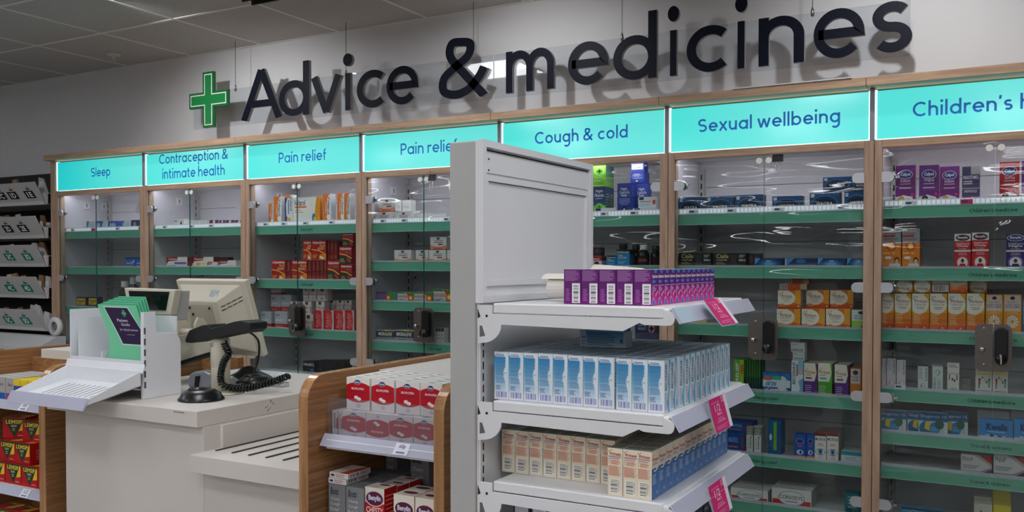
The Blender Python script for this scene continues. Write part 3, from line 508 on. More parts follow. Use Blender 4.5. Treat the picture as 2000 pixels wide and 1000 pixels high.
spec('corsodyl', 'white and red mouthwash tablet carton', (226, 222, 218), GR(.02, .1, .98, .4, (190, 30, 40), (206, 60, 60), 3)+E(.5, .5, .34, .4, (120, 150, 180))+E(.5, .5, .32, .37, (230, 228, 224))+T('CORSODYL', .2, .44, .8, .64, (44, 50, 70), 0, .01)+LC(.34, .26, .66, .36, 1, LN, .5), R(0, 0, 1, 1, (180, 176, 172)), L(.05, .1, .95, .9, 3, (170, 168, 166), .4))
spec('teal_gum', 'teal upright carton', (20, 116, 130), L(.2, .3, .8, .9, 4, (160, 210, 216), .3)+R(.1, .0, .5, .3, (10, 70, 90)))
def cal(c0, c1, nm, sub, kid): return GR(0, 0, 1, 1, c0, c1, 6)+G([(.5, .0), (0, .1), (0, .24), (.4, .3), (.85, .24), (1, .12), (1, 0)], (222, 222, 226))+oval(.5, .78, .34, .1, 'Calpol', (44, 46, 120), (196, 180, 214), 0)+T(sub, .24, .68, .76, .72, (226, 196, 220), 0, 0)+T(nm, .26, .6, .76, .67, (240, 226, 236), 0, .01)+LC(.2, .54, .8, .58, 1, (220, 190, 216), .5)+R(.2, .45, .8, .48, (214, 180, 210))+E(.3, .2, .17, .085, kid)+E(.3, .15, .13, .06, (226, 180, 150))+G([(.08, 0), (.14, .12), (.44, .12), (.5, 0)], (30, 50, 110))+E(.68, .16, .13, .065, (236, 196, 170))+G([(.52, 0), (.56, .1), (.82, .1), (.9, 0)], (190, 206, 230))+E(.86, .31, .08, .03, (220, 50, 110))
spec('calpol_sf', 'purple sugar-free infant syrup carton', (110, 40, 120), cal((130, 50, 130), (100, 36, 116), 'Infant', 'Sugar Free', (206, 150, 80)), R(0, 0, 1, 1, (206, 20, 100)), (), top_c=(216, 40, 120))
spec('calpol_original', 'purple original infant syrup carton', (110, 40, 120), cal((120, 46, 130), (92, 34, 116), 'Original', 'Infant', (40, 30, 34)), R(0, 0, 1, 1, (206, 20, 100)), (), top_c=(216, 40, 120))
spec('calpol_six', 'red six-plus syrup carton', (190, 30, 34), cal((196, 24, 32), (190, 50, 40), 'SixPlus', 'Sugar Free', (90, 50, 40)), R(0, 0, 1, 1, (130, 20, 26)), (), top_c=(226, 60, 60))
spec('paracetamol', 'grey and purple paracetamol carton', (70, 60, 96), R(0, .8, .5, 1, (60, 52, 84))+R(.5, .8, 1, 1, (150, 148, 152))+T('PARACETAMOL', .06, .68, .94, .77, (214, 208, 220))+L(.08, .54, .8, .65, 2, (200, 196, 210), .5)+R(.0, .44, 1, .46, (190, 170, 200))+T('2 MONTHS PLUS', .1, .34, .84, .41, (220, 215, 226))+R(0, .0, 1, .26, (110, 60, 140))+E(.6, .1, .2, .14, (220, 170, 130)))
spec('nurofen_child', 'silver and orange children fever carton', (150, 154, 160), G([(0, 0), (0, .68), (.25, .62), (.75, .62), (1, .68), (1, 0)], (236, 130, 24))+T('NUROFEN', .08, .92, .9, .98, (190, 40, 40), 0, .01)+T('FOR CHILDREN', .08, .86, .72, .9, (40, 44, 60))+G([(0, .8), (.65, .8), (.7, .85), (0, .85)], (200, 40, 40))+L(.06, .72, .88, .78, 2, (80, 84, 96), .4, .1)+E(.48, .58, .27, .12, (196, 48, 26))+E(.48, .58, .21, .093, (246, 140, 30))+E(.48, .58, .12, .055, (252, 226, 120))+T('3', .04, .38, .1, .43, WH)+T('12', .54, .38, .66, .43, WH)+L(.12, .38, .5, .42, 1, (250, 220, 180))+E(.3, .29, .2, .035, (240, 236, 230))+E(.5, .2, .12, .07, (206, 160, 130))+E(.78, .22, .14, .085, (60, 40, 36))+E(.78, .19, .1, .07, (226, 184, 156))+G([(.3, .06), (.4, .15), (.95, .14), (1, .06)], (226, 216, 210))+R(0, 0, 1, .06, (206, 50, 40)), R(0, 0, 1, .66, (190, 110, 40))+R(0, .66, 1, 1, (110, 112, 116)))
def bny(c, c2, l2): return R(0, .8, 1, 1, (232, 226, 220) if c[0] > 100 else c)+oval(.5, .89, .42, .085, 'Benylin', (90, 26, 50) if c[0] > 100 else (70, 60, 110), (220, 210, 220), 0)+T("Children's", .1, .7, .9, .755, (240, 230, 232), 0, .01)+T(l2, .14, .62, .86, .69, (244, 236, 236), 0, .02)+T('Coughs', .24, .565, .74, .605, (236, 226, 226), 0, .0)+R(0, .5, 1, .55, (226, 216, 214))+LC(.12, .4, .88, .48, 2, (240, 200, 200), .3)+E(.5, .2, .42, .2, c2)+E(.5, .2, .32, .15, (238, 232, 230))+E(.5, .25, .1, .06, (90, 56, 44))+G([(.24, .08), (.36, .17), (.64, .17), (.76, .08)], c)+E(.84, .07, .11, .05, (110, 170, 130))+PLUS(.84, .07, .06, .028, WH)
spec('benylin_child', 'red children chesty cough carton', (196, 22, 36), bny((196, 22, 36), (216, 60, 70), 'Chesty'), R(0, 0, 1, 1, (60, 20, 26)))
spec('benylin_night', 'indigo children night cough carton', (44, 36, 110), bny((44, 36, 110), (120, 90, 170), 'Night'), R(0, 0, 1, 1, (36, 30, 80)))
PC = GR(0, 0, 1, .5, (216, 88, 24), (232, 140, 30), 3)+E(.42, .72, .56, .26, (236, 232, 218))+G([(0, .6), (0, 1), (.72, 1), (.5, .6)], (236, 232, 218))+RAYS(.22, .86, .16, .08, [(40, 90, 170), (60, 160, 160), (60, 150, 60), (240, 190, 40), (170, 30, 40)])+T('Piriton', .16, .755, .88, .845, (170, 30, 36), 0, .01)+T('Children', .16, .69, .56, .74, (50, 130, 180), 0, .01)+T('s', .58, .69, .86, .73, (220, 160, 80), 0, .01)+LC(.2, .58, .78, .66, 2, (190, 60, 50), .35)+L(.08, .2, .56, .5, 7, (250, 206, 150), .35)+E(.78, -.02, .46, .2, (216, 66, 24))+T('1+', .68, .08, .8, .14, WH)
spec('piriton_child', 'orange children allergy syrup carton', (232, 170, 30), PC, R(0, 0, 1, 1, (200, 130, 40)))
spec('piriton_child_lying', 'lying inverted orange children carton', (206, 140, 34), E(.5, .5, .48, .5, (226, 222, 208))+T('Piriton', .16, .2, .8, .42, (150, 40, 40), 0, .01, 180)+T('Children', .2, .5, .7, .64, (160, 150, 110), 0, 0, 180)+RAYS(.8, .28, .12, .14, [(40, 90, 170), (200, 60, 40)]))
spec('barcode_lying', 'lying white carton with barcode', (206, 200, 194), R(0, .62, 1, .68, (170, 60, 40))+BAR(.18, .12, .76, .56, (60, 60, 60), 14)+R(0, 0, .04, 1, (170, 60, 40))+R(.0, 0, 1, .05, (170, 60, 40)))
spec('boots_child', 'amber children daisy carton', (236, 150, 26), R(.06, .58, .94, .98, (214, 190, 176))+oval(.5, .91, .14, .045, '', (30, 40, 70))+T("CHILDREN'S", .16, .79, .84, .83, (120, 90, 90))+T('ALLERGY RELIEF', .08, .72, .92, .77, (50, 70, 140))+T('ANTIHISTAMINE', .08, .66, .92, .71, (50, 70, 140))+LC(.14, .5, .86, .56, 2, (230, 190, 140), .4)+[x for i in range(11) for x in G([(.5, .32), (.5+.34*math.cos(i*.571-.2), .32+.16*math.sin(i*.571-.2)), (.5+.34*math.cos(i*.571+.2), .32+.16*math.sin(i*.571+.2))], (232, 230, 226))]+E(.5, .32, .09, .045, (206, 160, 30))+E(.4, .08, .1, .045, (226, 226, 230)), R(0, 0, 1, 1, (190, 110, 30)))
spec('pale_blue', 'pale blue carton', (120, 160, 206), R(0, 0, 1, .3, (60, 100, 170)))
spec('anbesol_pink', 'white gel carton with pink ring', (206, 202, 206), T('ANBESOL', .68, .5, .92, .97, (70, 80, 140), 0, .01, -90)+L(.15, .6, .5, .95, 8, (180, 140, 160), .35)+E(.52, .22, .34, .1, (216, 90, 130))+E(.52, .22, .3, .088, (216, 212, 214))+E(.36, .22, .07, .03, (206, 60, 90)), R(0, 0, 1, 1, (160, 156, 156)))
spec('anbesol_green', 'white liquid carton with green drop', (204, 208, 206), T('ANBESOL', .7, .4, .94, .95, (30, 120, 130), 0, .01, -90)+L(.1, .5, .5, .95, 8, (110, 130, 130), .35)+G([(.24, .22), (.3, .3), (.46, .32), (.74, .22), (.46, .12), (.3, .14)], (40, 140, 80))+G([(.27, .22), (.32, .28), (.46, .3), (.68, .22), (.46, .14), (.32, .16)], (216, 220, 218))+E(.36, .22, .07, .04, (30, 110, 60)), R(0, 0, 1, 1, (150, 154, 152)), R(0, 0, 1, 1, (120, 122, 120)))
spec('anbesol_inverted', 'inverted white liquid carton, green drop', (204, 208, 206), T('ANBESOL', .1, .08, .34, .6, (30, 120, 130), 0, .01, 90)+L(.5, .1, .9, .5, 8, (110, 130, 130), .35)+G([(.24, .76), (.5, .88), (.74, .84), (.8, .76), (.74, .68), (.5, .64)], (40, 140, 80))+G([(.29, .76), (.52, .85), (.72, .82), (.77, .76), (.72, .7), (.52, .67)], (216, 220, 218))+E(.64, .76, .08, .04, (30, 110, 60)), R(0, 0, 1, 1, (150, 154, 152)))
spec('ovex', 'inverted white worming tablet carton', (216, 212, 206), R(0, .64, 1, .66, (150, 146, 140))+L(.1, .84, .9, .96, 2, LN, .4)+G([(.12, .44), (.2, .44), (.24, .62), (.16, .62)], (110, 40, 40))+G([(.76, .44), (.86, .44), (.84, .62), (.76, .62)], (110, 40, 60))+E(.44, .46, .08, .05, (150, 50, 40))+E(.62, .42, .07, .05, (90, 40, 30))+T('OVEX', .2, .08, .82, .18, (30, 50, 120), 0, .01, 180))
spec('grey_small', 'small plain grey carton', (130, 128, 122), L(.2, .4, .8, .6, 1, (150, 148, 144)))
spec('people_white', 'white carton with people drawing', (212, 208, 200), R(.06, .76, .94, .83, (226, 196, 50))+L(.1, .88, .9, .97, 2, (120, 130, 170), .4)+E(.24, .58, .07, .05, (60, 40, 40))+G([(.18, .4), (.3, .4), (.3, .56), (.18, .56)], (200, 40, 40))+G([(.18, .26), (.26, .26), (.26, .4), (.18, .4)], (50, 100, 160))+E(.42, .66, .06, .04, (60, 130, 80))+E(.56, .6, .06, .05, (220, 180, 60))+E(.66, .5, .06, .05, (60, 100, 160))+E(.82, .58, .07, .05, (80, 40, 30))+G([(.76, .3), (.88, .3), (.88, .54), (.76, .54)], (90, 160, 140))+L(.12, .06, .9, .2, 2, LN, .35))
spec('stugeron', 'teal and white travel sickness carton', (206, 216, 222), R(0, .62, 1, 1, (20, 84, 130))+GR(0, .62, 1, .72, (30, 140, 190), (20, 90, 140), 2)+T('Stugeron 15', .06, .74, .96, .9, (200, 220, 232), 0, 0)+E(.26, .3, .24, .32, (30, 110, 150))+G([(.2, .3), (.42, .2), (.4, .62), (.24, .6)], (232, 196, 50))+E(.44, .4, .05, .08, (200, 70, 60))+E(.56, .32, .18, .28, (40, 130, 190))+L(.42, .2, .7, .4, 3, (150, 200, 226), .3)+E(.72, .5, .16, .2, (50, 100, 80))+L(.66, .14, .96, .34, 3, LN, .25), R(0, 0, 1, 1, (170, 176, 180)))
spec('kwells', 'bright blue travel tablet carton', (36, 134, 206), R(0, 0, 1, .22, (214, 216, 216))+G([(0, .22), (.15, .3), (.3, .2), (.5, .3), (.7, .2), (.85, .3), (1, .22)], (60, 150, 206))+T('Kwells', .22, .5, .84, .8, (20, 40, 96), .0, .04)+LC(.16, .4, .86, .46, 1, (170, 210, 236))+E(.26, .18, .08, .13, (190, 200, 206))+E(.5, .16, .08, .13, (190, 200, 206))+E(.74, .15, .08, .13, (190, 200, 206)), R(0, 0, 1, 1, (24, 90, 150)))
spec('white_dim', 'plain white barcode-ended carton', (170, 172, 174), BAR(.15, .2, .4, .7, (90, 120, 160), 8))
spec('maloff', 'white, red and purple malaria carton', (206, 200, 200), R(0, 0, 1, .2, (150, 142, 138))+G([(.4, 1), (1, .46), (1, 1)], (170, 160, 156))+G([(.58, 1), (1, .6), (1, 1)], (160, 34, 34))+G([(.3, 0), (1, .46), (1, 0)], (150, 142, 138))+G([(.5, 0), (1, .36), (1, 0)], (80, 30, 96))+T('Maloff', .05, .68, .38, .88, (60, 40, 60), 0, 0)+L(.06, .3, .62, .5, 3, (80, 80, 86), .35), R(0, 0, 1, 1, (120, 60, 90)))
spec('sky_gel', 'sky blue gel carton', (80, 150, 200), R(0, .86, 1, 1, (30, 60, 90))+oval(.3, .6, .08, .2, '', (60, 70, 110))+L(.1, .1, .7, .4, 2, (40, 80, 140)))
spec('bite_yellow', 'yellow bite cream carton', (206, 190, 40), R(0, .6, 1, 1, (226, 208, 40))+T('Anthisan', .1, .36, .74, .56, (50, 60, 50), 0, .01), R(0, 0, 1, 1, (150, 140, 40)))
spec('bite_leaf', 'cream insect repellent carton', (206, 200, 186), E(.4, .66, .06, .12, (110, 50, 40))+E(.6, .6, .05, .1, (120, 60, 40))+E(.3, .2, .26, .26, (60, 130, 50)))
spec('lower_dark', 'dark blue and white gel carton', (40, 50, 90), R(.1, .7, .9, .95, (220, 222, 230))+L(.1, .2, .9, .6, 5, (170, 180, 210), .4), L(.1, .1, .9, .9, 6, (170, 180, 210), .3))
# ------------------------------------------------------------------ room
CEIL = 3.155; WALL_Y = 5.05
def ceiling_mat():
    m = bpy.data.materials.new('ceiling_tile'); m.use_nodes = True; nt = m.node_tree; N = nt.nodes.new; Lk = nt.links.new
    b = nt.nodes['Principled BSDF']; b.inputs['Roughness'].default_value = .9
    tc = N('ShaderNodeTexCoord'); n = N('ShaderNodeTexVoronoi'); n.inputs['Scale'].default_value = 160
    Lk(tc.outputs['Object'], n.inputs['Vector'])
    r = N('ShaderNodeValToRGB'); r.color_ramp.elements[0].color = C(152, 153, 154); r.color_ramp.elements[1].color = C(188, 188, 188)
    r.color_ramp.elements[0].position = .1; r.color_ramp.elements[1].position = .5
    Lk(n.outputs['Distance'], r.inputs['Fac']); Lk(r.outputs['Color'], b.inputs['Base Color'])
    return m
WALLM = mat('wall_paint', (222, 223, 226), .85, spec=.2, noise=(3, .02), bump=(120, .04))
GRID = mat('ceiling_grid_metal', (226, 226, 224), .6)
struct('floor', MB().box(-16, 4.2, -15, WALL_Y, -.06, 0, mat('floor_vinyl', (150, 146, 140), .4, noise=(8, .06))))
b = MB(); b.box(-16, 4.2, -15, WALL_Y, CEIL, CEIL+.08, ceiling_mat())
xs = [-4.24+.755*k for k in range(-7, 12)]; ys = [4.232-.75*k for k in range(0, 26)]
xs_far = [xs[0]-.755*k for k in range(1, 9)]
for x in xs+xs_far: b.box(x-.012, x+.012, -15, WALL_Y, CEIL-.004, CEIL+.002, GRID)
for y in ys: b.box(-16, 4.2, y-.012, y+.012, CEIL-.005, CEIL+.002, GRID)
b.box(-16, 4.2, WALL_Y-.02, WALL_Y, CEIL-.006, CEIL+.002, GRID)
struct('ceiling', b)
struct('wall_back', MB().box(-16, 4.2, WALL_Y, WALL_Y+.1, -.06, CEIL+.08, WALLM))
struct('wall_left', MB().box(-16.1, -16, -15, WALL_Y+.1, -.06, CEIL+.08, WALLM))
struct('wall_right', MB().box(4.2, 4.3, -15, WALL_Y+.1, -.06, CEIL+.08, mat('far_wall_paint', (110, 110, 112), .9)))
struct('wall_front', MB().box(-16.1, 4.3, -15.1, -15, -.06, CEIL+.08, mat('far_store_wall', (70, 68, 68), .9)))

LIGHTM = mat('light_diffuser', (240, 240, 240), emit=(250, 251, 255), es=15.0)
def ceiling_light(i, j, label):
    x = -4.24+.755*(i-7)+.3775; y = ys[j]+.375
    t = thing('ceiling_light', label, 'light', (x, y, CEIL), 'square ceiling light panels')
    f = MB()
    for a in ((-.34, .34, -.34, -.3), (-.34, .34, .3, .34), (-.34, -.3, -.3, .3), (.3, .34, -.3, .3)): f.box(x+a[0], x+a[1], y+a[2], y+a[3], CEIL-.018, CEIL-.006, GRID)
    f.build('frame', t)
    MB().box(x-.299, x+.299, y-.299, y+.299, CEIL-.012, CEIL-.007, LIGHTM).build('diffuser', t)
LIGHTS = [(7, 2), (4, 4), (9, 4), (12, 4), (15, 4), (6, 6), (10, 6), (13, 6), (16, 6), (5, 9), (9, 9), (12, 9), (15, 9), (1, 4), (-1, 6), (1, 9)]+[(i, j) for j in (12, 15, 18, 21, 24) for i in (-2, 2, 6, 9, 12, 15)]
for i, j in LIGHTS:
    ceiling_light(i, j, 'square white ceiling light panel set in the tile grid')
def downlight(x, y, e, lab):
    t = thing('downlight', lab, 'light', (x, y, CEIL), 'small round downlights')
    MB().lathe([(.02, -.004), (.03, -.010), (.034, -.004)], (x, y, CEIL), WLINE).build('bezel', t)
    MB().lathe([(.0195, -.006), (.001, -.007)], (x, y, CEIL), mat('downlight_lens', (240, 240, 235), emit=(255, 250, 240), es=.4), 16).build('lens', t)
    l = bpy.data.lights.new('downlight_lamp', 'SPOT'); l.energy = e; l.spot_size = math.radians(120); l.spot_blend = .8; l.shadow_soft_size = .04; l.color = (1, .99, .98)
    o = bpy.data.objects.new('downlight_lamp', l); COL.objects.link(o); o.location = (x, y, CEIL-.03)
    o.rotation_euler = Vector((0, .9, -1)).to_track_quat('-Z', 'Y').to_euler()
downlight(-4.95, 3.70, 55, 'small round ceiling downlight above the green cross end of the sign')
downlight(-2.6, 3.92, 32, 'small round ceiling downlight above the middle of the sign')
downlight(-.45, 3.95, 40, 'small round ceiling downlight above the last letters of the sign')
# dark open ceiling panel and the sprinkler
t = thing('ceiling_vent', 'dark open square vent panel in the tiled ceiling', 'vent', (xs[7]+.3775, ys[1]+.375, CEIL))
vx, vy = xs[7], ys[1]
MB().box(vx+.015, vx+.74, vy+.015, vy+.735, CEIL-.005, CEIL-.003, SLOT).build('backing', t)
f = MB()
for k in range(9): f.box(vx+.02, vx+.735, vy+.05+k*.08, vy+.062+k*.08, CEIL-.03, CEIL-.006, BLACKM)
f.build('grille', t)
d = at(222, 105, 2, CEIL)
t = thing('sprinkler', 'small pale sprinkler head on the grey ceiling tile', 'sprinkler', d)
SPK = mat('sprinkler_white', (214, 212, 206), .5)
MB().lathe([(.001, 0), (.055, -.001), (.05, -.012), (.03, -.016)], d, SPK).build('cover_plate', t)
MB().lathe([(.016, -.014), (.018, -.04), (.012, -.045), (.026, -.05), (.001, -.052)], d, SPK, 14).build('nozzle', t)

# ------------------------------------------------------------------ hanging sign
SY = 4.85
def sx(u, v=190): return at(u, v, 1, SY).x
base = at(1283, 152, 1, SY).z; XH = .252
t = thing('hanging_sign', 'large dark-lettered Advice & medicines sign with green cross hung on cables', 'sign', (sx(950), SY, base))
EDGE = mat('letter_edge', (150, 150, 150), .4)
lets = [('A', 473, 553), ('d', 547, 606), ('v', 610, 669), ('i', 672.5, 690.5), ('c', 699, 752), ('e', 757, 820), ('&', 859, 955), ('m', 990, 1083.5), ('e', 1111, 1190), ('d', 1199, 1284), ('i', 1305, 1327), ('c', 1342, 1420), ('i', 1436, 1460), ('n', 1482, 1571), ('e', 1589, 1689), ('s', 1703, 1781)]
for ch, u0, u1 in lets:
    w = .195; ad, st, dots = glyph(ch, w)
    lay = [si for si, p in enumerate(st) for q in quads(p, w)]+[0]*len(dots)
    polys = [q for p in st for q in quads(p, w)]+[[(cx+a, cy+c) for a, c in arc(0, 0, r*1.35, r*1.35, 0, 360, 20)[:-1]] for cx, cy, r in dots]
    polys = [q for q in polys]
    gx0 = min(p[0] for q in polys for p in q); gx1 = max(p[0] for q in polys for p in q)
    X0, X1 = sx(u0), sx(u1); k = (X1-X0)/(gx1-gx0)
    ys_ = 1.0 if ch != '&' else 1.06
    lb = MB()
    for q, si in zip(polys, lay):
        pts = [(X0+(a-gx0)*k, base+c*XH*ys_) for a, c in q]
        pts = [(a, max(c, base-.004)) for a, c in pts]
        lb.prism(pts, 1, SY-.011, SY+.012, EDGE)
        lb.face([(a, SY-.0125-.0007*si, c) for a, c in pts], NAVY)
    lb.build('letter', t)
cx0, cx1 = sx(372), sx(447); cz0, cz1 = at(400, 250, 1, SY).z, at(400, 142, 1, SY).z
def cross(mb, ins, y0, y1, mt):
    a, c, d0, d1 = cx0+ins, cx1-ins, cz0+ins, cz1-ins; w3 = (cx1-cx0)*.36; h3 = (cz1-cz0)*.36
    xa, xb = cx0+w3-0+ins, cx1-w3-ins; za, zb = cz0+h3+ins, cz1-h3-ins
    mb.prism([(xa, d0), (xb, d0), (xb, za), (c, za), (c, zb), (xb, zb), (xb, d1), (xa, d1), (xa, zb), (a, zb), (a, za), (xa, za)], 1, y0, y1, mt)
lb = MB(); cross(lb, 0, SY-.012, SY+.012, GREENXD); cross(lb, .016, SY-.0127, SY-.011, WLINE); cross(lb, .024, SY-.0134, SY-.011, GREENX)
lb.build('cross_emblem', t, label='green cross with a thin white outline')
lb = MB(); lb.box(sx(375), sx(961), SY+.013, SY+.018, base-.02, base+.253, ACRYL); lb.build('backing_panel', t)
lb = MB(); lb.box(sx(963), sx(1776), SY+.013, SY+.018, base-.02, base+.253, ACRYL); lb.build('backing_panel', t)
for u, v in ((460, 185), (676, 150), (925, 125), (1215, 70), (1587, 15)):
    p = at(u, v, 1, SY+.022); c = MB().tube([(p.x, p.y, base+.24), (p.x, p.y, CEIL-.002)], .0018, WIRE, 6).build('cable', t)
    g = MB(); g.lathe([(.001, .0), (.009, .004), (.009, .03), (.003, .05)], (p.x, p.y, base+.235), STEEL, 10); g.build('cable_grip', c)

# ------------------------------------------------------------------ locked wall cabinets
BAY = [-6.758, -5.650, -4.619, -3.614, -2.605, -1.596, -0.593, 0.412]
CAB = ['', 'sleep', 'contraception', 'first pain-relief', 'second pain-relief', 'cough', 'wellbeing', "children's"]
SHELF = {1: [1.7585, 1.4706, 1.150, .84], 2: [1.7602, 1.4742, 1.150, .83], 3: [1.7589, 1.3867, 1.0499, .7504], 4: [1.7585, 1.5099, 1.256, .9971, .74], 5: [1.7628, 1.4816, 1.0752, .8, .53],
         6: [1.7602, 1.4809, 1.1782, .8397, .5116, .2627], 7: [1.7713, 1.4763, 1.1819, .897, .6888, .5232, .26]}
FY = 4.5; GY0, GY1 = 4.512, 4.519; SFY = 4.565; BACK = 5.0; TOPZ = 2.0405; HZ0, HZ1 = 2.082, 2.318
SHELF = {k: [1.5+(z-1.5)*4.565/4.66 for z in v] for k, v in SHELF.items()}
HINGEZ = [1.903, 1.389, .877, .376]
def cyan_mat(i, xa, xb):
    m = bpy.data.materials.new('cyan_lightbox_panel'); m.use_nodes = True; nt = m.node_tree; N = nt.nodes.new; Lk = nt.links.new
    p = nt.nodes['Principled BSDF']; p.inputs['Roughness'].default_value = .12
    tc = N('ShaderNodeTexCoord'); sp = N('ShaderNodeSeparateXYZ'); mr = N('ShaderNodeMapRange'); mr.inputs['From Min'].default_value = xa; mr.inputs['From Max'].default_value = xb
    ns = N('ShaderNodeTexNoise'); ns.inputs['Scale'].default_value = 1.3; ns.inputs['Detail'].default_value = 1
    ad = N('ShaderNodeMath'); ad.operation = 'MULTIPLY_ADD'; ad.inputs[1].default_value = .5
    r = N('ShaderNodeValToRGB')
    cols = {1: [(0, (0, 196, 200)), (.5, (70, 214, 208)), (1, (96, 218, 210))]}.get(i, [(0, (70, 222, 214)), (.5, (108, 226, 220)), (1, (92, 222, 216))])
    e = r.color_ramp.elements; e[0].position, e[0].color = cols[0][0], C(*cols[0][1]); e[1].position, e[1].color = 1, C(*cols[2][1])
    q = r.color_ramp.elements.new(.5); q.color = C(*cols[1][1])
    Lk(tc.outputs['Object'], sp.inputs[0]); Lk(sp.outputs['X'], mr.inputs['Value']); Lk(tc.outputs['Object'], ns.inputs['Vector'])
    Lk(ns.outputs['Fac'], ad.inputs[0]); Lk(mr.outputs['Result'], ad.inputs[2])
    sb = N('ShaderNodeMath'); sb.operation = 'SUBTRACT'; sb.inputs[1].default_value = .25; Lk(ad.outputs[0], sb.inputs[0])
    Lk(sb.outputs[0], r.inputs['Fac']); Lk(r.outputs['Color'], p.inputs['Emission Color']); p.inputs['Emission Strength'].default_value = .93
    p.inputs['Base Color'].default_value = C(60, 120, 120)
    return m
EDGELIT = mat('lit_edge', (240, 250, 250), emit=(225, 250, 250), es=1.3)
DIVID = mat('lightbox_divider', (130, 132, 138), .4, .3)
LEDM = mat('led_strip', (250, 250, 250), emit=(244, 244, 255), es=21.0)
SIGNS = {1: [('Sleep', 178, 215.5, 345.5)], 2: [('Contraception &', 311, 445, 320.7), ('intimate health', 317, 439, 349.5)], 3: [('Pain relief', 544.5, 637, 318.7)], 4: [('Pain relief', 782.5, 893, 302.5)],
         5: [('Cough & cold', 1044.7, 1226, 281.7)], 6: [('Sexual wellbeing', 1363.6, 1640.6, 258.5)], 7: [("Children\u2019s health", 1782.6, None, 228.3)]}
STRIPT = {(3, 0): [('Pain relief', 588, 612)], (3, 1): [('Pain relief', 588.5, 612)], (3, 2): [('Pain relief', 588.5, 612)], (4, 3): [('Pain relief', 836, 862)], (6, 3): [('Allergy relief', 1473, 1522)], (6, 4): [('Allergy relief', 1471, 1520)],
          (7, 0): [("Children's medicine", 1892, 1987)], (7, 1): [("Children's medicine", 1892, 1987)], (7, 2): [("Children's medicine", 1894, 1989)], (7, 3): [("Children's medicine", 1892, 1987)], (7, 4): [('Travel & sickness', 1899, 1980)], (7, 5): [('Travel & sickness', 1898, 1979)]}
STRIPINK = mat('strip_lettering', (10, 40, 42), .6)
PRICEINK = mat('price_ink', (70, 72, 110), .6)
PINKM = mat('pink_price_ticket', (216, 60, 110), .6)
HYPH = {7: "children's medicine"}
TR = mat('riser_painted_sparkle', (240, 242, 248), .15, spec=.8, emit=(225, 228, 240), es=.4)  # faint glow put in to imitate ceiling lights glinting in the ribbed plastic
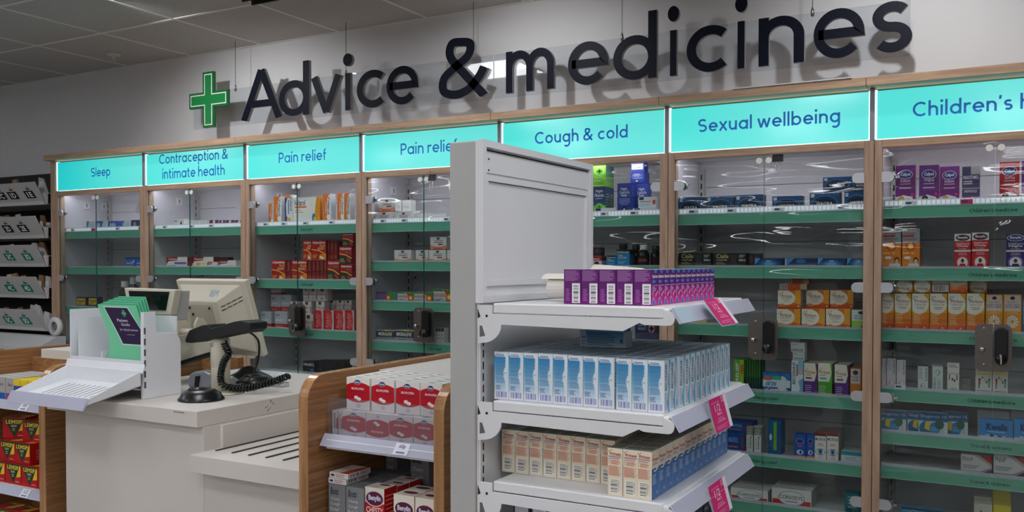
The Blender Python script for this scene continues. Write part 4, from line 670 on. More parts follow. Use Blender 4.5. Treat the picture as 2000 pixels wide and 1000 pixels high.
for c in range(1, 8):
    xa, xb = BAY[c-1], BAY[c]
    signw = ' / '.join(s[0] for s in SIGNS[c]).replace('\u2019', "'").replace(' / ', ' ')
    lab = {1: 'locked glass-fronted wooden cabinet under the lit Sleep sign, first of the row', 2: 'locked glass-fronted wooden cabinet under the lit Contraception & intimate health sign', 3: 'locked glass cabinet under the Pain relief sign next to Contraception', 4: 'locked glass cabinet under the Pain relief sign next to Cough & cold',
           5: 'locked glass-fronted cabinet under the lit Cough & cold sign', 6: 'locked glass-fronted wooden cabinet under the lit Sexual wellbeing sign', 7: "locked glass-fronted wooden cabinet under the lit Children's health sign"}[c]
    t = thing('display_cabinet', lab, 'cabinet', ((xa+xb)/2, FY, 0), 'row of locked medicine cabinets')
    lx = xa+(.055 if c == 1 else 0)
    # carcass
    f = MB(); f.box(lx+.002, lx+.018, FY+.062, BACK, .02, 2.31, CABW); f.box(xb-.018, xb-.002, FY+.062, BACK, .02, 2.31, CABW)
    f.build('side_panel', t)
    f = MB(); f.box(lx+.018, xb-.018, BACK-.015, BACK, .02, 2.31, CABW)
    for z in (1.93, 1.62, 1.3, .98, .66): f.box(lx+.05, xb-.05, BACK-.0156, BACK-.015, z-.002, z+.002, mat('panel_joint', (120, 120, 126), .6))
    for k in (.3, .6): f.box(lx+.06, lx+.075, BACK-.02, BACK-.015, 1.7-k, 1.712-k, SLOT)
    f.build('back_panel', t)
    MB().box(lx+.018, xb-.018, FY+.062, BACK-.015, TOPZ+.03, TOPZ+.04, CABW).build('ceiling_panel', t)
    MB().box(lx+.018, xb-.018, FY+.1, BACK-.015, .02, .1, CABW).build('plinth', t)
    MB().box(lx+.05, xb-.05, FY+.066, FY+.086, TOPZ+.005, TOPZ+.012, LEDM).build('led_strip', t)
    for sx_ in (lx+.02, xb-.05):
        f = MB(); f.box(sx_, sx_+.03, BACK-.045, BACK-.016, .1, 2.03, GREYM)
        for k in range(38): f.box(sx_+.01, sx_+.018, BACK-.0465, BACK-.045, .12+k*.05, .15+k*.05, SLOT)
        f.build('slotted_upright', t)
    # wooden front frame
    f = MB()
    l0 = xa if c > 1 else xa+.058
    f.box(l0+.001, l0+.034, FY, FY+.06, .02, 2.0755, WOOD); f.box(xb-.046, xb-.002, FY, FY+.06, .02, 2.0755, WOOD)
    f.box(l0+.034, xb-.046, FY, FY+.06, TOPZ, 2.0755, WOODH); f.box(l0+.034, xb-.046, FY, FY+.06, .02, .1, WOODH)
    f.build('door_frame', t, .0015)
    if c == 1: MB().box(xa, xa+.055, FY-.0, BACK+.04, 0, 2.318, WOOD).build('end_panel', t, .0015)
    MB().box(xa-(.0 if c == 1 else .03), xb-.032, FY-.06, BACK+.04, 2.319, 2.3605, WOODH).build('top_board', t, .002)
    # lit fascia
    f = MB(); f.box(lx+.008, xb-.028, FY+.02, FY+.05, HZ0, HZ1-.012, cyan_mat(c, lx, xb), side=EDGELIT)
    f.box(lx, lx+.008, FY+.016, FY+.05, HZ0, HZ1-.008, EDGELIT); f.box(xb-.028, xb-.022, FY+.016, FY+.05, HZ0, HZ1-.008, EDGELIT)
    f.box(xb-.022, xb-.002, FY+.006, FY+.05, HZ0-.004, HZ1, DIVID)
    lt = f
    for s, u0, u1, vb in SIGNS[c]:
        p0 = at(u0, vb, 1, FY+.0185); polys, wd = layout(s, .185 if c < 5 else .21)
        if u1: X1 = at(u1, vb, 1, FY+.0185).x
        x0 = min(p[0] for q in polys for p in q); x1 = max(p[0] for q in polys for p in q)
        if not u1: X1 = p0.x+(x1-x0)*LBK
        k = (X1-p0.x)/(x1-x0)
        LBK = k
        xh = k if c > 2 else k*1.04
        for q, sid in zip(polys, list(LAYS)): lt.face([(p0.x+(a-x0)*k, FY+.0185-.0003*sid, p0.z+d_*xh) for a, d_ in q], BLUEINK)
    f.build('lit_fascia', t)
    # shelves
    for i, z in enumerate(SHELF[c]):
        f = MB(); f.box(lx+.02, xb-.02, SFY+.004, BACK-.047, z-.022, z-.004, METAL)
        sh = f.build('shelf', t)
        f = MB(); f.box(lx+.02, xb-.02, SFY, SFY+.004, z-.05, z, GREEN); g = f; f.box(lx+.02, xb-.02, SFY-.002, SFY+.004, z-.053, z-.05, mat('strip_clear_lip', (170, 205, 196), .15))
        f.box(lx+.02, xb-.02, SFY-.0015, SFY+.0045, z, z+.003, mat('strip_top_lip', (150, 190, 180), .2))
        if (c, i) in STRIPT:
            lt = f
            for s, u0, u1 in STRIPT[(c, i)]:
                X0 = at(u0, 500, 1, SFY).x; X1 = at(u1, 500, 1, SFY).x
                sign_text(lt, s, X0, SFY-.0006, z-.034, (X1-X0)/layout(s, .2)[1], .2, STRIPINK, X1)
        f.build('ticket_strip', sh)
        f = MB(); rh = .034 if i == 0 else (.012 if i < 3 else .016)
        f.box(lx+.02, xb-.02, SFY+.006, SFY+.009, z+.003, z+rh, RISER if i == 0 else STRIP)
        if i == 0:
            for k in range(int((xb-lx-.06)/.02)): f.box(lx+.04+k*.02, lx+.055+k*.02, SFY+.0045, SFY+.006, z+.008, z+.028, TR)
        r_ = f.build('clear_riser', sh)
        rr = random.Random(c*10+i)
        x = lx+.07+rr.random()*.06
        while x < xb-.12 and (i == 0 or (c == 7 and i == 3 and x < -.4)):
            f = MB(); f.box(x, x+.05, SFY-.0012, SFY-.0004, z+.004, z+.026, PRINT, C(216, 60, 110) if rr.random() < .22 else C(226, 226, 234))
            f.raw([(x+.006, SFY-.0014, z+.012), (x+.03, SFY-.0014, z+.012), (x+.03, SFY-.0014, z+.021), (x+.006, SFY-.0014, z+.021)], [(0, 1, 2, 3)], PRICEINK)
            f.build('price_ticket', sh); x += .16+rr.random()*.16
    # glass doors
    gx0, gx1 = l0+.036, xb-.048; mid = {1: -6.218, 2: -5.180, 3: -4.163, 4: -3.148, 6: -1.105}.get(c, (gx0+gx1)/2)
    for k, (a, e) in enumerate(((gx0, mid-.0015), (mid+.0015, gx1))):
        f = MB(); f.box(a, e, GY0, GY1, .104, TOPZ-.003, GLASS)
        b0 = len(f.f)-2; f.mi[b0] = f.mi[b0+1] = f.m(GEDGE)
        d = f.build('glass_door', t)
        hz = HINGEZ if c != 5 else HINGEZ
        for z in hz:
            s = 1 if k == 0 else -1; xe = a-.004 if k == 0 else e+.004
            f = MB(); prof = [(xe, z-.024), (xe+s*.032, z-.024)]+[(xe+s*(.032+.022*math.sin(math.radians(q))), z-.024*math.cos(math.radians(q))) for q in range(20, 180, 20)]+[(xe+s*.032, z+.024), (xe, z+.024)]
            f.prism(prof if s > 0 else prof[::-1], 1, GY0-.012, GY0-.0005, HINGE)
            if k == 0:
                f.lathe([(.001, 0), (.016, .002), (.016, .018), (.009, .022), (.001, .024)], (xe+.05, GY1+.002, z), CHROME, 10, 1); f.box(xe+.03, xe+.075, GY1+.001, GY1+.012, z-.006, z+.006, CHROME); f.box(xe+.046, xe+.056, GY1+.001, GY1+.01, z-.022, z+.022, CHROME)
            f.build('hinge', d)
        s = -1 if k == 0 else 1; q = (e if k == 0 else a)+s*.022
        f = MB(); f.lathe([(.001, 0), (.015, 0), (.015, .006), (.001, .007)], (q, GY0-.007, TOPZ-.03), mat('door_catch', (226, 226, 216), .4), 16, 1, False); f.build('door_catch', d)
        if c in (3, 4, 6, 7):
            z0, z1 = 1.024, 1.234; w = .071
            x0, x1 = (e-w, e) if k == 0 else (a, a+w)
            cor = []
            r = .028
            if k == 0: cor = [(x1, z0)]+[(x1, z1)]+[(x0+r-r*math.sin(math.radians(g)), z1-r+r*math.cos(math.radians(g))) for g in range(0, 91, 18)]+[(x0+r-r*math.cos(math.radians(g)), z0+r-r*math.sin(math.radians(g))) for g in range(0, 91, 18)]
            else: cor = [(x0, z1)]+[(x0, z0)]+[(x1-r+r*math.sin(math.radians(g)), z0+r-r*math.cos(math.radians(g))) for g in range(0, 91, 18)]+[(x1-r+r*math.cos(math.radians(g)), z1-r+r*math.sin(math.radians(g))) for g in range(0, 91, 18)]
            f = MB(); f.prism(cor, 1, GY0-.004, GY0-.0006, mat('lock_plate_steel', (112, 106, 102), .36, .85))
            for zz in (z0+.03, z1-.02): f.lathe([(.001, -.0012), (.005, -.001), (.006, 0)], ((x0+x1)/2, GY0-.004, zz), STEEL, 10, 1)
            pl = f.build('lock_plate', t)
            if k == 0:
                f = MB(); f.lathe([(.001, -.03), (.009, -.03), (.011, -.022), (.006, -.018), (.006, 0)], (x0+.03, GY0-.004, z0+.1), CHROME, 14, 1); f.build('lock_knob', pl)
            else:
                xc = x0+.03; f = MB(); n = 10; hw = .026
                pts = [(xc+hw*math.cos(math.radians(g)), z0+.062+hw*math.sin(math.radians(g))) for g in range(180, 361, 18)]+[(xc+hw*math.cos(math.radians(g)), z1-.062+.03+hw*math.sin(math.radians(g))*.8) for g in range(0, 181, 18)]
                f.prism(pts, 1, GY0-.036, GY0-.0042, BLACK); f.build('keypad', pl, .004)
                f = MB(); f.lathe([(.001, -.028), (.022, -.026), (.025, -.012), (.025, 0)], (xc, GY0-.036, z0+.06), BLACK, 20, 1); f.box(xc-.003, xc+.003, GY0-.066, GY0-.062, z0+.04, z0+.08, CHROME); f.build('lock_dial', pl)
# small white number tag hung inside the top of a cabinet
for c in (1, 2, 3, 4):
    lx = BAY[c-1]+(.055 if c == 1 else 0)
    for j, (y, z) in enumerate(((4.78, 1.985),) if c != 1 else ((4.74, 1.985), (4.9, 1.985))):
        f = MB(); f.box(lx+.0185, lx+.026, y, y+.05, z-.035, z+.02, mat('white_tag', (220, 220, 222), .5)); f.box(lx+.0255, lx+.0265, y+.02, y+.028, z-.02, z+.008, PRICEINK)
        o = f.build('shelf_tag'); tag(o, 'small white tag on inner side wall of the %s cabinet%s' % (CAB[c], (', nearer the door' if j == 0 else ', nearer the back') if c == 1 else ''), 'tag', 'white tags inside the cabinets')
# binder clips on the doors
for c, u, lab in ((4, 843.5, 'black binder clip gripping the second pain-relief cabinet door'), (6, 1518, 'black binder clip gripping the wellbeing cabinet glass door top')):
    x = at(u, 320, 1, GY0).x+(.007 if c == 4 else .004); z = TOPZ-.02
    t = thing('binder_clip', lab, 'binder clip', (x, GY0, z))
    MB().prism([(GY0-.016, z-.018), (GY0-.002, z+.016), (GY0-.0022, z+.016), (GY0-.0022, z-.02), (GY0-.016, z-.02)], 0, x-.026, x+.026, BLACKM).build('clip_body', t)
    f = MB(); f.tube([(x-.012, GY0-.016, z-.018), (x-.008, GY0-.02, z-.06), (x-.012, GY0-.022, z-.072), (x-.008, GY0-.02, z-.082), (x+.008, GY0-.02, z-.082), (x+.014, GY0-.02, z-.072), (x+.008, GY0-.02, z-.06), (x+.012, GY0-.016, z-.018)], .0013, CHROME, 6); f.build('clip_handle', t)
    if c == 4:
        f = MB(); f.tube([(x-.012, GY0-.016, z+.01), (x-.008, GY0-.02, z+.045), (x+.008, GY0-.02, z+.045), (x+.012, GY0-.016, z+.01)], .0013, CHROME, 6); f.build('clip_handle', t)
# clear strip lying along the top of the cabinets
p0, p1 = at(1433, 181, 1, 4.46), at(1665, 160, 1, 4.46)
f = MB(); f.prism([(4.435, 2.3615), (4.5, 2.3615), (4.5, 2.372), (4.497, 2.372), (4.497, 2.3645), (4.44, 2.3645), (4.44, 2.367), (4.435, 2.367)], 0, p0.x, p1.x, mat('grey_strip', (196, 196, 196), .3))
o = f.build('plastic_strip'); tag(o, 'thin pale plastic strip lying on top of the wellbeing cabinet', 'plastic strip')
KINDN = {'beconase': 'nasal_spray_carton', 'pirinase': 'allergy_spray_carton', 'eye-drop': 'eye_drop_carton', 'ibuprofen': 'ibuprofen_carton', 'tablet': 'tablet_carton', 'syrup': 'syrup_carton', 'cough': 'cough_medicine_carton', 'allergy': 'allergy_medicine_carton', 'sachet': 'sachet_box', 'gel': 'gel_carton', 'relief': 'relief_medicine_carton', 'cold': 'cold_medicine_carton'}
# ------------------------------------------------------------------ things on the cabinet shelves
PLACED = []
SHN = ['top', 'second', 'third', 'fourth', 'fifth', 'sixth', 'seventh']
def place(key, x0, x1, y, d, z0, z1, where, tier='', row=0):
    s = SPEC[key]; nm = 'medicine_carton'
    for k, v in KINDN.items():
        if k in key or k in s['desc']: nm = v; break
    o = bpy.data.objects.new(nm, carton_mesh(key)); COL.objects.link(o)
    o.location = (x0, y, z0); o.scale = (x1-x0, d, z1-z0); o['category'] = s['cat']
    PLACED.append((o, s['desc'], where, tier, row)); return o
def row(c, i, key, spans, vt, vb=None, y=4.592, d=.05, n=1, tier='', dx=0.0):
    """cartons on shelf i of cabinet c; spans (u0, u1), top at v = vt; vb = bottom for cartons that stand on others"""
    z = SHELF[c][i]-.0035
    for u0, u1 in spans:
        vm = vb or vt+12
        x0 = at(u0, vm, 1, y).x; x1 = at(u1, vm, 1, y).x; zt = at(u0, vt, 1, y).z; zb = z if vb is None else at(u0, vb, 1, y).z
        for k in range(n): place(key, x0+.0008+dx*k, x1-.0008+dx*k, y+k*(d+.002), d, zb+.0006, zt, (c, i), tier, k)
r = row
# sleep
r(1, 0, 'nytol', [(169, 187), (197.5, 211)], 432.5, d=.04); r(1, 0, 'sleep_blue', [(187.3, 197), (212, 228)], 432); r(1, 0, 'nytol', [(237, 256)], 431); r(1, 0, 'sleep_navy', [(256.5, 270)], 430)
r(1, 1, 'sleepeaze', [(245, 264.5), (265.5, 284)], 502.5)
r(1, 2, 'orange_packet', [(149, 184)], 597.5, d=.07); r(1, 2, 'nexium', [(149, 168), (172.5, 190)], 580, 597)
# contraception
r(2, 0, 'white_dot', [(338, 359)], 428); r(2, 0, 'white_plain', [(369, 377), (378, 386), (387, 395), (396, 405)], 430); r(2, 0, 'purple_white', [(409, 427), (428, 440), (440.5, 458), (459, 475)], 430)
r(2, 1, 'canesten', [(325, 366)], 502); r(2, 1, 'canesten_gold', [(375, 417)], 502, y=4.637); r(2, 1, 'canesten_pink', [(405, 424)], 511.5); r(2, 1, 'canesten_pink', [(427, 461)], 508.5)
r(2, 1, 'dark_maroon', [(421, 429), (430, 437), (438, 446)], 502, y=4.667)
# first pain relief
r(3, 0, 'voltarol_tall', [(524.5, 534)], 398); r(3, 0, 'voltarol_tall', [(534.5, 549.5)], 384, d=.05); r(3, 0, 'voltarol_blue', [(556, 572)], 381); r(3, 0, 'voltarol_wide', [(572.5, 624.5)], 386.5, y=4.590, d=.03)
r(3, 0, 'voltarol_tall', [(630.5, 646)], 379); r(3, 0, 'voltarol_tall', [(658.5, 672), (672.5, 684)], 377.5)
r(3, 1, 'solpadeine', [(530.5, 557.5), (569.5, 600)], 508, d=.09); r(3, 1, 'solpadeine_spine', [(558.5, 569)], 508.5)
r(3, 1, 'solpadeine_spine', [(601, 608.5), (609, 616.5), (617, 624.5), (625, 632), (632.5, 638.5)], 508, d=.1)
r(3, 1, 'solpadeine_max', [(639.5, 663)], 509, d=.1); r(3, 1, 'solpadeine_max', [(664.5, 688)], 516.5); r(3, 1, 'solpadeine_max', [(662.5, 687)], 482, 516, tier='upper'); r(3, 1, 'solpadeine_max', [(669, 690)], 455.5, 481.5, tier='topmost')
r(3, 1, 'solpadeine', [(592, 608.5), (608.7, 637)], 470, 507.5, y=4.607, tier='upper'); r(3, 1, 'solpadeine_spine', [(638.5, 645), (645.5, 652), (652.5, 659)], 470, 507.5, y=4.627, tier='upper')
r(3, 2, 'silver_red', [(509, 530), (536.5, 561)], 608, d=.05); r(3, 2, 'silver_red', [(529, 548.3), (548.7, 569)], 575.5, 609, y=4.657, tier='upper'); r(3, 2, 'silver_red', [(529, 549)], 562.5, 575, y=4.667, tier='topmost')
r(3, 2, 'silver_red', [(529, 548.3), (548.7, 569)], 609.5, y=4.657, tier='rear')
r(3, 2, 'white_maroon', [(560, 570), (571, 590), (594, 612)], 614.5, y=4.607); r(3, 2, 'white_maroon', [(567, 584), (591, 608.5), (617, 634)], 588.5, 614, y=4.627, tier='upper'); r(3, 2, 'white_maroon', [(592, 603.5), (604, 619.5), (620, 639.5)], 562.5, 587.5, y=4.647, tier='topmost')
r(3, 2, 'white_maroon', [(641, 656), (657, 672), (673, 687)], 586.5, 606, y=4.707, tier='upper'); r(3, 2, 'white_maroon', [(617, 634), (636, 653), (655, 672)], 606, y=4.707, tier='rear')
r(3, 2, 'bright_red', [(613, 632), (633, 652), (654, 674), (675, 692)], 606, d=.05)
r(3, 3, 'paramol', [(591.5, 615)], 705, y=4.607, d=.09); r(3, 3, 'paramol_spine', [(616+k*6.2, 621.6+k*6.2) for k in range(9)], 704, y=4.617, d=.09)
# second pain relief
r(4, 0, 'aspirin', [(733, 767), (772, 804)], 414.5, d=.05); r(4, 0, 'aspirin', [(739, 772)], 390.5, 413.5, y=4.607, tier='upper'); r(4, 0, 'white_plain', [(773, 784), (785.5, 803)], 391, 413.5, y=4.637, tier='upper'); r(4, 0, 'white_plain', [(808+k*7, 814.4+k*7) for k in range(8)], 416.5, y=4.627)
r(4, 1, 'aspirin', [(770, 803), (812, 837), (838, 871), (873, 897)], 488.5, d=.06); r(4, 1, 'aspirin', [(840, 872)], 463, 487.8, tier='upper', d=.06)
r(4, 2, 'nurofen_violet', [(734, 775)], 570); r(4, 2, 'nurofen', [(776, 808), (808.5, 845)], 570.5); r(4, 2, 'nurofen', [(846.5, 884)], 565)
r(4, 3, 'migraleve', [(735, 769.5), (770, 808)], 643.5, n=2); r(4, 3, 'white_spine', [(851, 855.8), (856.3, 861), (861.6, 867)], 641)
# cough and cold
r(5, 0, 'night_nurse', [(1134, 1157.3), (1158, 1183.3)], 366, d=.055, n=2); r(5, 0, 'night_nurse_inverted', [(1134, 1157.3), (1158, 1183.3)], 324.5, 365.5, d=.055, n=2, tier='upper')
r(5, 0, 'cold_flu', [(1205.5, 1234)], 358.5, d=.045, n=3); r(5, 0, 'cold_flu', [(1241, 1267)], 359, y=4.647, d=.045, tier='rear'); r(5, 0, 'cold_flu', [(1231, 1258)], 337, 358.2, y=4.667, d=.04, n=2, tier='upper'); r(5, 0, 'cold_blue_upper', [(1232, 1258.5)], 318, 336.6, y=4.667, d=.06, tier='upper')
r(5, 0, 'white_blue_cold', [(1246.5, 1282)], 385, 406.5, y=4.591, d=.04); r(5, 0, 'white_blue_cold', [(1161, 1202), (1236, 1282)], 407, y=4.583, d=.008, tier='low')
r(5, 1, 'actifed', [(1143, 1175)], 500.5, d=.07); r(5, 1, 'dark_maroon', [(1147, 1174)], 483.5, 499.8, y=4.607, tier='upper'); r(5, 1, 'robitussin', [(1184, 1203.5)], 499); r(5, 1, 'robitussin', [(1204, 1230)], 487, d=.07)
r(5, 2, 'nurofen', [(1148, 1186)], 628, d=.05); r(5, 2, 'blue_cold', [(1187, 1225)], 628, d=.05); r(5, 2, 'navy_cold', [(1240, 1283)], 622, d=.05)
# wellbeing
r(6, 0, 'viagra', [(1325.5, 1372.5)], 386, d=.07); r(6, 0, 'viagra', [(1379.5, 1433)], 384, d=.07); r(6, 0, 'viagra', [(1436, 1490)], 381.5, d=.07); r(6, 0, 'viagra', [(1508, 1566)], 384, d=.07); r(6, 0, 'viagra', [(1581, 1640)], 377, d=.07); r(6, 0, 'viagra', [(1649, 1697)], 375, d=.07)
r(6, 0, 'viagra', [(1607, 1662.5), (1664, 1697)], 347, 375, y=4.607, d=.07, tier='upper')
r(6, 1, 'cialis', [(1325.5, 1388.5), (1393.5, 1457.5)], 494.5, d=.04, n=2); r(6, 1, 'dark_maroon', [(1459, 1486)], 495, y=4.627); r(6, 1, 'blue_glow', [(1474, 1529)], 504.5, y=4.587, d=.06); r(6, 1, 'navy_low', [(1533, 1595.5)], 504.5, d=.06); r(6, 1, 'blue_glow', [(1597, 1652), (1654, 1700)], 504.5, d=.06)
r(6, 2, 'yellow_allergy', [(1326, 1380)], 612, d=.05); r(6, 2, 'piriton', [(1517, 1563.5), (1565.5, 1611.5), (1613, 1661)], 602, d=.06); r(6, 2, 'green_allergy', [(1663, 1700)], 605, d=.05); r(6, 2, 'piriton', [(1519, 1564)], 566, 601.3, d=.06, tier='upper'); r(6, 2, 'piriton', [(1574.5, 1619.5), (1621, 1667)], 566, 601.3, y=4.647, d=.06, tier='upper')
r(6, 2, 'piriton', [(1574.5, 1619.5), (1621, 1667)], 602, y=4.657, d=.06, tier='rear'); r(6, 2, 'piriton_flat', [(1522, 1576)], 554, 565.4, y=4.607, d=.06); r(6, 2, 'piriton_flat', [(1533, 1580)], 543.5, 553.6, y=4.617, d=.06, tier='topmost')
r(6, 3, 'benadryl_green', [(1433, 1453)], 702, d=.12); r(6, 3, 'green_spine', [(1453.7+k*4.6, 1457.9+k*4.6) for k in range(7)], 703, y=4.607, d=.1); r(6, 3, 'benadryl_blue', [(1489, 1544)], 727, d=.05); r(6, 3, 'beconase_tall', [(1545.5, 1569)], 704, d=.04)
r(6, 3, 'beconase_end', [(1548, 1572)], 687.5, 703.5, y=4.595, d=.06); r(6, 3, 'beconase_end', [(1544, 1572)], 668.5, 687, y=4.595, d=.06, tier='upper'); r(6, 3, 'beconase_end', [(1539, 1562)], 657, 668, y=4.607, d=.06, tier='topmost')
r(6, 3, 'pirinase_purple', [(1570, 1596.5)], 709, d=.035, n=4); r(6, 3, 'piriteze_green', [(1597.5, 1625.5)], 709, d=.035, n=4); r(6, 3, 'pirinase_purple', [(1630, 1658)], 712, d=.035, n=4); r(6, 3, 'boots_orange', [(1660, 1682)], 719, d=.035, n=4)
r(6, 4, 'blue_flat_eye', [(1421, 1456)], 843.5, y=4.607, d=.1); r(6, 4, 'blue_flat_eye', [(1421, 1470)], 822, 843, y=4.627, d=.1, tier='upper'); r(6, 4, 'brolene', [(1457.5, 1471), (1472.5, 1487)], 834, d=.04, n=2); r(6, 4, 'teal_green', [(1500, 1526)], 820, y=4.657, d=.09)
r(6, 4, 'optrex', [(1551, 1574)], 848, d=.03, n=2); r(6, 4, 'optrex', [(1575, 1590.5)], 848, d=.03, y=4.597); r(6, 4, 'murine', [(1591, 1614), (1615, 1638)], 844, d=.032, n=5); r(6, 4, 'teal_flat', [(1642, 1683)], 880.5, d=.12)
r(6, 5, 'corsodyl', [(1427, 1500), (1507, 1585)], 951, d=.04, n=4); r(6, 5, 'teal_gum', [(1650, 1678)], 962, d=.06)
# children's
r(7, 0, 'calpol_sf', [(1749, 1788)], 324, d=.045); r(7, 0, 'calpol_original', [(1795, 1834)], 323.5, d=.045); r(7, 0, 'calpol_sf', [(1835.5, 1873.5)], 326, y=4.607, d=.045); r(7, 0, 'paracetamol', [(1879, 1914)], 326, y=4.607, d=.05); r(7, 0, 'calpol_six', [(1952, 1992)], 317, d=.045); r(7, 0, 'calpol_sf', [(1995, 2034)], 315, d=.045)
r(7, 1, 'nurofen_child', [(1724, 1760.3), (1762, 1797)], 447.5, d=.05, n=2); r(7, 1, 'benylin_child', [(1864, 1896.7)], 457, d=.05, n=2); r(7, 1, 'benylin_child', [(1898, 1932)], 454.5, y=4.587, d=.05, n=2); r(7, 1, 'benylin_night', [(1965, 2003)], 457, d=.05)
r(7, 2, 'piriton_child', [(1718.5, 1746.3), (1747, 1780.4), (1781.2, 1815.2), (1816, 1850.5), (1851.5, 1886.8), (1887.7, 1923.6)], 573, d=.06); r(7, 2, 'boots_child', [(1925.5, 1959), (1960, 1995.5)], 575, d=.06); r(7, 2, 'pale_blue', [(1998, 2040)], 584)
r(7, 2, 'piriton_child_lying', [(1749.5, 1783), (1784, 1818)], 547, 571.5, y=4.607, d=.12, tier='upper'); r(7, 2, 'barcode_lying', [(1818.7, 1853.5)], 546, 571.5, y=4.607, d=.12); r(7, 2, 'piriton_child', [(1719.5, 1749)], 540, 571.5, y=4.607, d=.12, tier='upper'); r(7, 2, 'piriton_child', [(1854.5, 1890)], 540, 572, y=4.607, d=.12, tier='upper'); r(7, 2, 'piriton_child_lying', [(1893.5, 1928)], 546, 572, y=4.667, d=.08, tier='upper')
r(7, 3, 'anbesol_pink', [(1719, 1731.5), (1732, 1750)], 700, d=.03, n=2); r(7, 3, 'anbesol_pink', [(1751, 1769)], 703, d=.03); r(7, 3, 'anbesol_green', [(1793, 1813)], 715, d=.03, n=3, dx=-.004); r(7, 3, 'anbesol_inverted', [(1821, 1842)], 715, d=.03, n=3, dx=-.004); r(7, 3, 'ovex', [(1850, 1874)], 708.5, d=.03); r(7, 3, 'grey_small', [(1876, 1896)], 738, y=4.627, d=.05); r(7, 3, 'people_white', [(1905, 1938), (1939, 1969)], 719, d=.03, n=2)
r(7, 4, 'stugeron', [(1718, 1770)], 800, d=.04); r(7, 4, 'stugeron', [(1772, 1824)], 803, y=4.627, d=.04, tier='rear'); r(7, 4, 'stugeron', [(1794, 1851.5)], 804, d=.03); r(7, 4, 'stugeron', [(1839, 1891)], 804, y=4.627, d=.04, tier='rear'); r(7, 4, 'kwells', [(1912, 1979), (1980, 2040)], 817, d=.03); r(7, 4, 'white_dim', [(1909, 1972), (1974, 2036)], 800, y=4.647, d=.06)
r(7, 5, 'maloff', [(1876.5, 1938), (1940.5, 2004)], 886, d=.04, n=3)
r(7, 6, 'sky_gel', [(1760, 1840)], 989, d=.05); r(7, 6, 'bite_leaf', [(1902, 1938)], 982, d=.06); r(7, 6, 'bite_yellow', [(1939.5, 1975)], 985, d=.06); r(7, 6, 'bite_leaf', [(1902, 1937)], 968, y=4.667, d=.05, tier='rear'); r(7, 6, 'bite_yellow', [(1938.5, 1974)], 957, y=4.667, d=.05, tier='rear')
# bottles
def bottle(c, i, u0, u1, vt, y, cap, body, lab, text=None, tc=(200, 60, 60)):
    z = SHELF[c][i]-.003; x0 = at(u0, vt, 1, y).x; x1 = at(u1, vt, 1, y).x; zt = at((u0+u1)/2, vt, 1, y).z; r_ = (x1-x0)/2; h = zt-z; x = (x0+x1)/2
    t = thing('medicine_bottle', lab, 'bottle', (x, y, z))
    f = MB(); f.lathe([(.001, 0), (r_, .003), (r_, h*.56), (r_*.9, h*.66), (r_*.5, h*.76), (r_*.5, h*.8)], (x, y, z), body, 20)
    f.build('glass_body', t)
    MB().lathe([(r_*.62, h*.78), (r_*.66, h*.8), (r_*.66, h*.985), (r_*.6, h), (.001, h)], (x, y, z), cap, 20).build('screw_cap', t)
    f = MB(); vs = []; n = 10
    for k in range(n+1):
        a = math.radians(-150+120*k/n); vs += [(x+(r_+.0006)*math.cos(a), y+(r_+.0006)*math.sin(a), z+h*.1), (x+(r_+.0006)*math.cos(a), y+(r_+.0006)*math.sin(a), z+h*.5)]
    f.raw(vs, [(2*k, 2*k+2, 2*k+3, 2*k+1) for k in range(n)], PRINT, C(40, 28, 30))
    if text:
        for p in typeset(text, 0, .01): f.face([(x+(r_+.0014)*math.cos(math.radians(-150+120*(.08+.84*a))), y+(r_+.0014)*math.sin(math.radians(-150+120*(.08+.84*a))), z+h*(.26+.14*b_)) for a, b_ in p], PRINT, C(*tc))
    f.build('paper_label', t)
DKG = mat('dark_brown_glass', (26, 18, 16), .15); WCAP = mat('white_cap', (222, 222, 220), .45); BCAP = mat('black_cap', (36, 36, 38), .35)
bottle(1, 2, 237, 252, 549, 4.627, WCAP, DKG, 'small dark bottle with white cap in the sleep cabinet, shorter of two'); bottle(1, 2, 254, 268, 541, 4.637, WCAP, DKG, 'dark bottle with white cap in the sleep cabinet, taller of two')
bottle(5, 1, 1247, 1268, 478, 4.627, WCAP, DKG, 'dark brown syrup bottle with white cap on cough cabinet second shelf', 'COVONIA', (206, 110, 90))
bottle(5, 1, 1271, 1292, 480, 4.657, BCAP, DKG, 'dark capped syrup bottle beside the white-capped one, cough cabinet')
bottle(5, 1, 1206, 1229, 476, 4.707, BCAP, DKG, 'black-capped bottle behind the cyan dry cough carton, cough cabinet')
bottle(5, 1, 1232, 1252, 478, 4.707, BCAP, DKG, 'black-capped bottle behind and beside the cyan carton, cough cabinet')

# ------------------------------------------------------------------ white gondola with the spray cartons
GX0, GX1, GYN, GYF = -1.121, -1.049, 1.709, 2.30
GTOP = 1.7735
t = thing('gondola_shelving', 'white double-sided metal gondola with bracketed shelves in front of the cabinets', 'shelving', (GX0, GYN, 0))
f = MB(); f.box(GX0, GX1-.004, GYN, GYF, .0, GTOP, GREYM); f.build('end_panel', t, .003)
f = MB(); f.box(GX1-.004, GX1, GYN+.006, GYF, .1, 1.413, METAL)
for y0 in (GYN+.008, GYF-.034):
    f.box(GX1, GX1+.004, y0, y0+.026, .1, 1.413, METAL)
    for k in range(48): f.box(GX1+.0036, GX1+.0046, y0+.010, y0+.0145, .12+k*.026, .137+k*.026, SLOT)
f.build('back_panel', t)
f = MB(); X = GX1+.006
f.box(GX1-.004, X, GYN, GYF, 1.413, GTOP, METAL)
def frame(y0, y1, z0, z1, w, x0, x1):
    f.box(x0, x1, y0, y1, z1-w, z1, METAL); f.box(x0, x1, y0, y1, z0, z0+w, METAL); f.box(x0, x1, y0, y0+w, z0+w, z1-w, METAL); f.box(x0, x1, y1-w, y1, z0+w, z1-w, METAL)
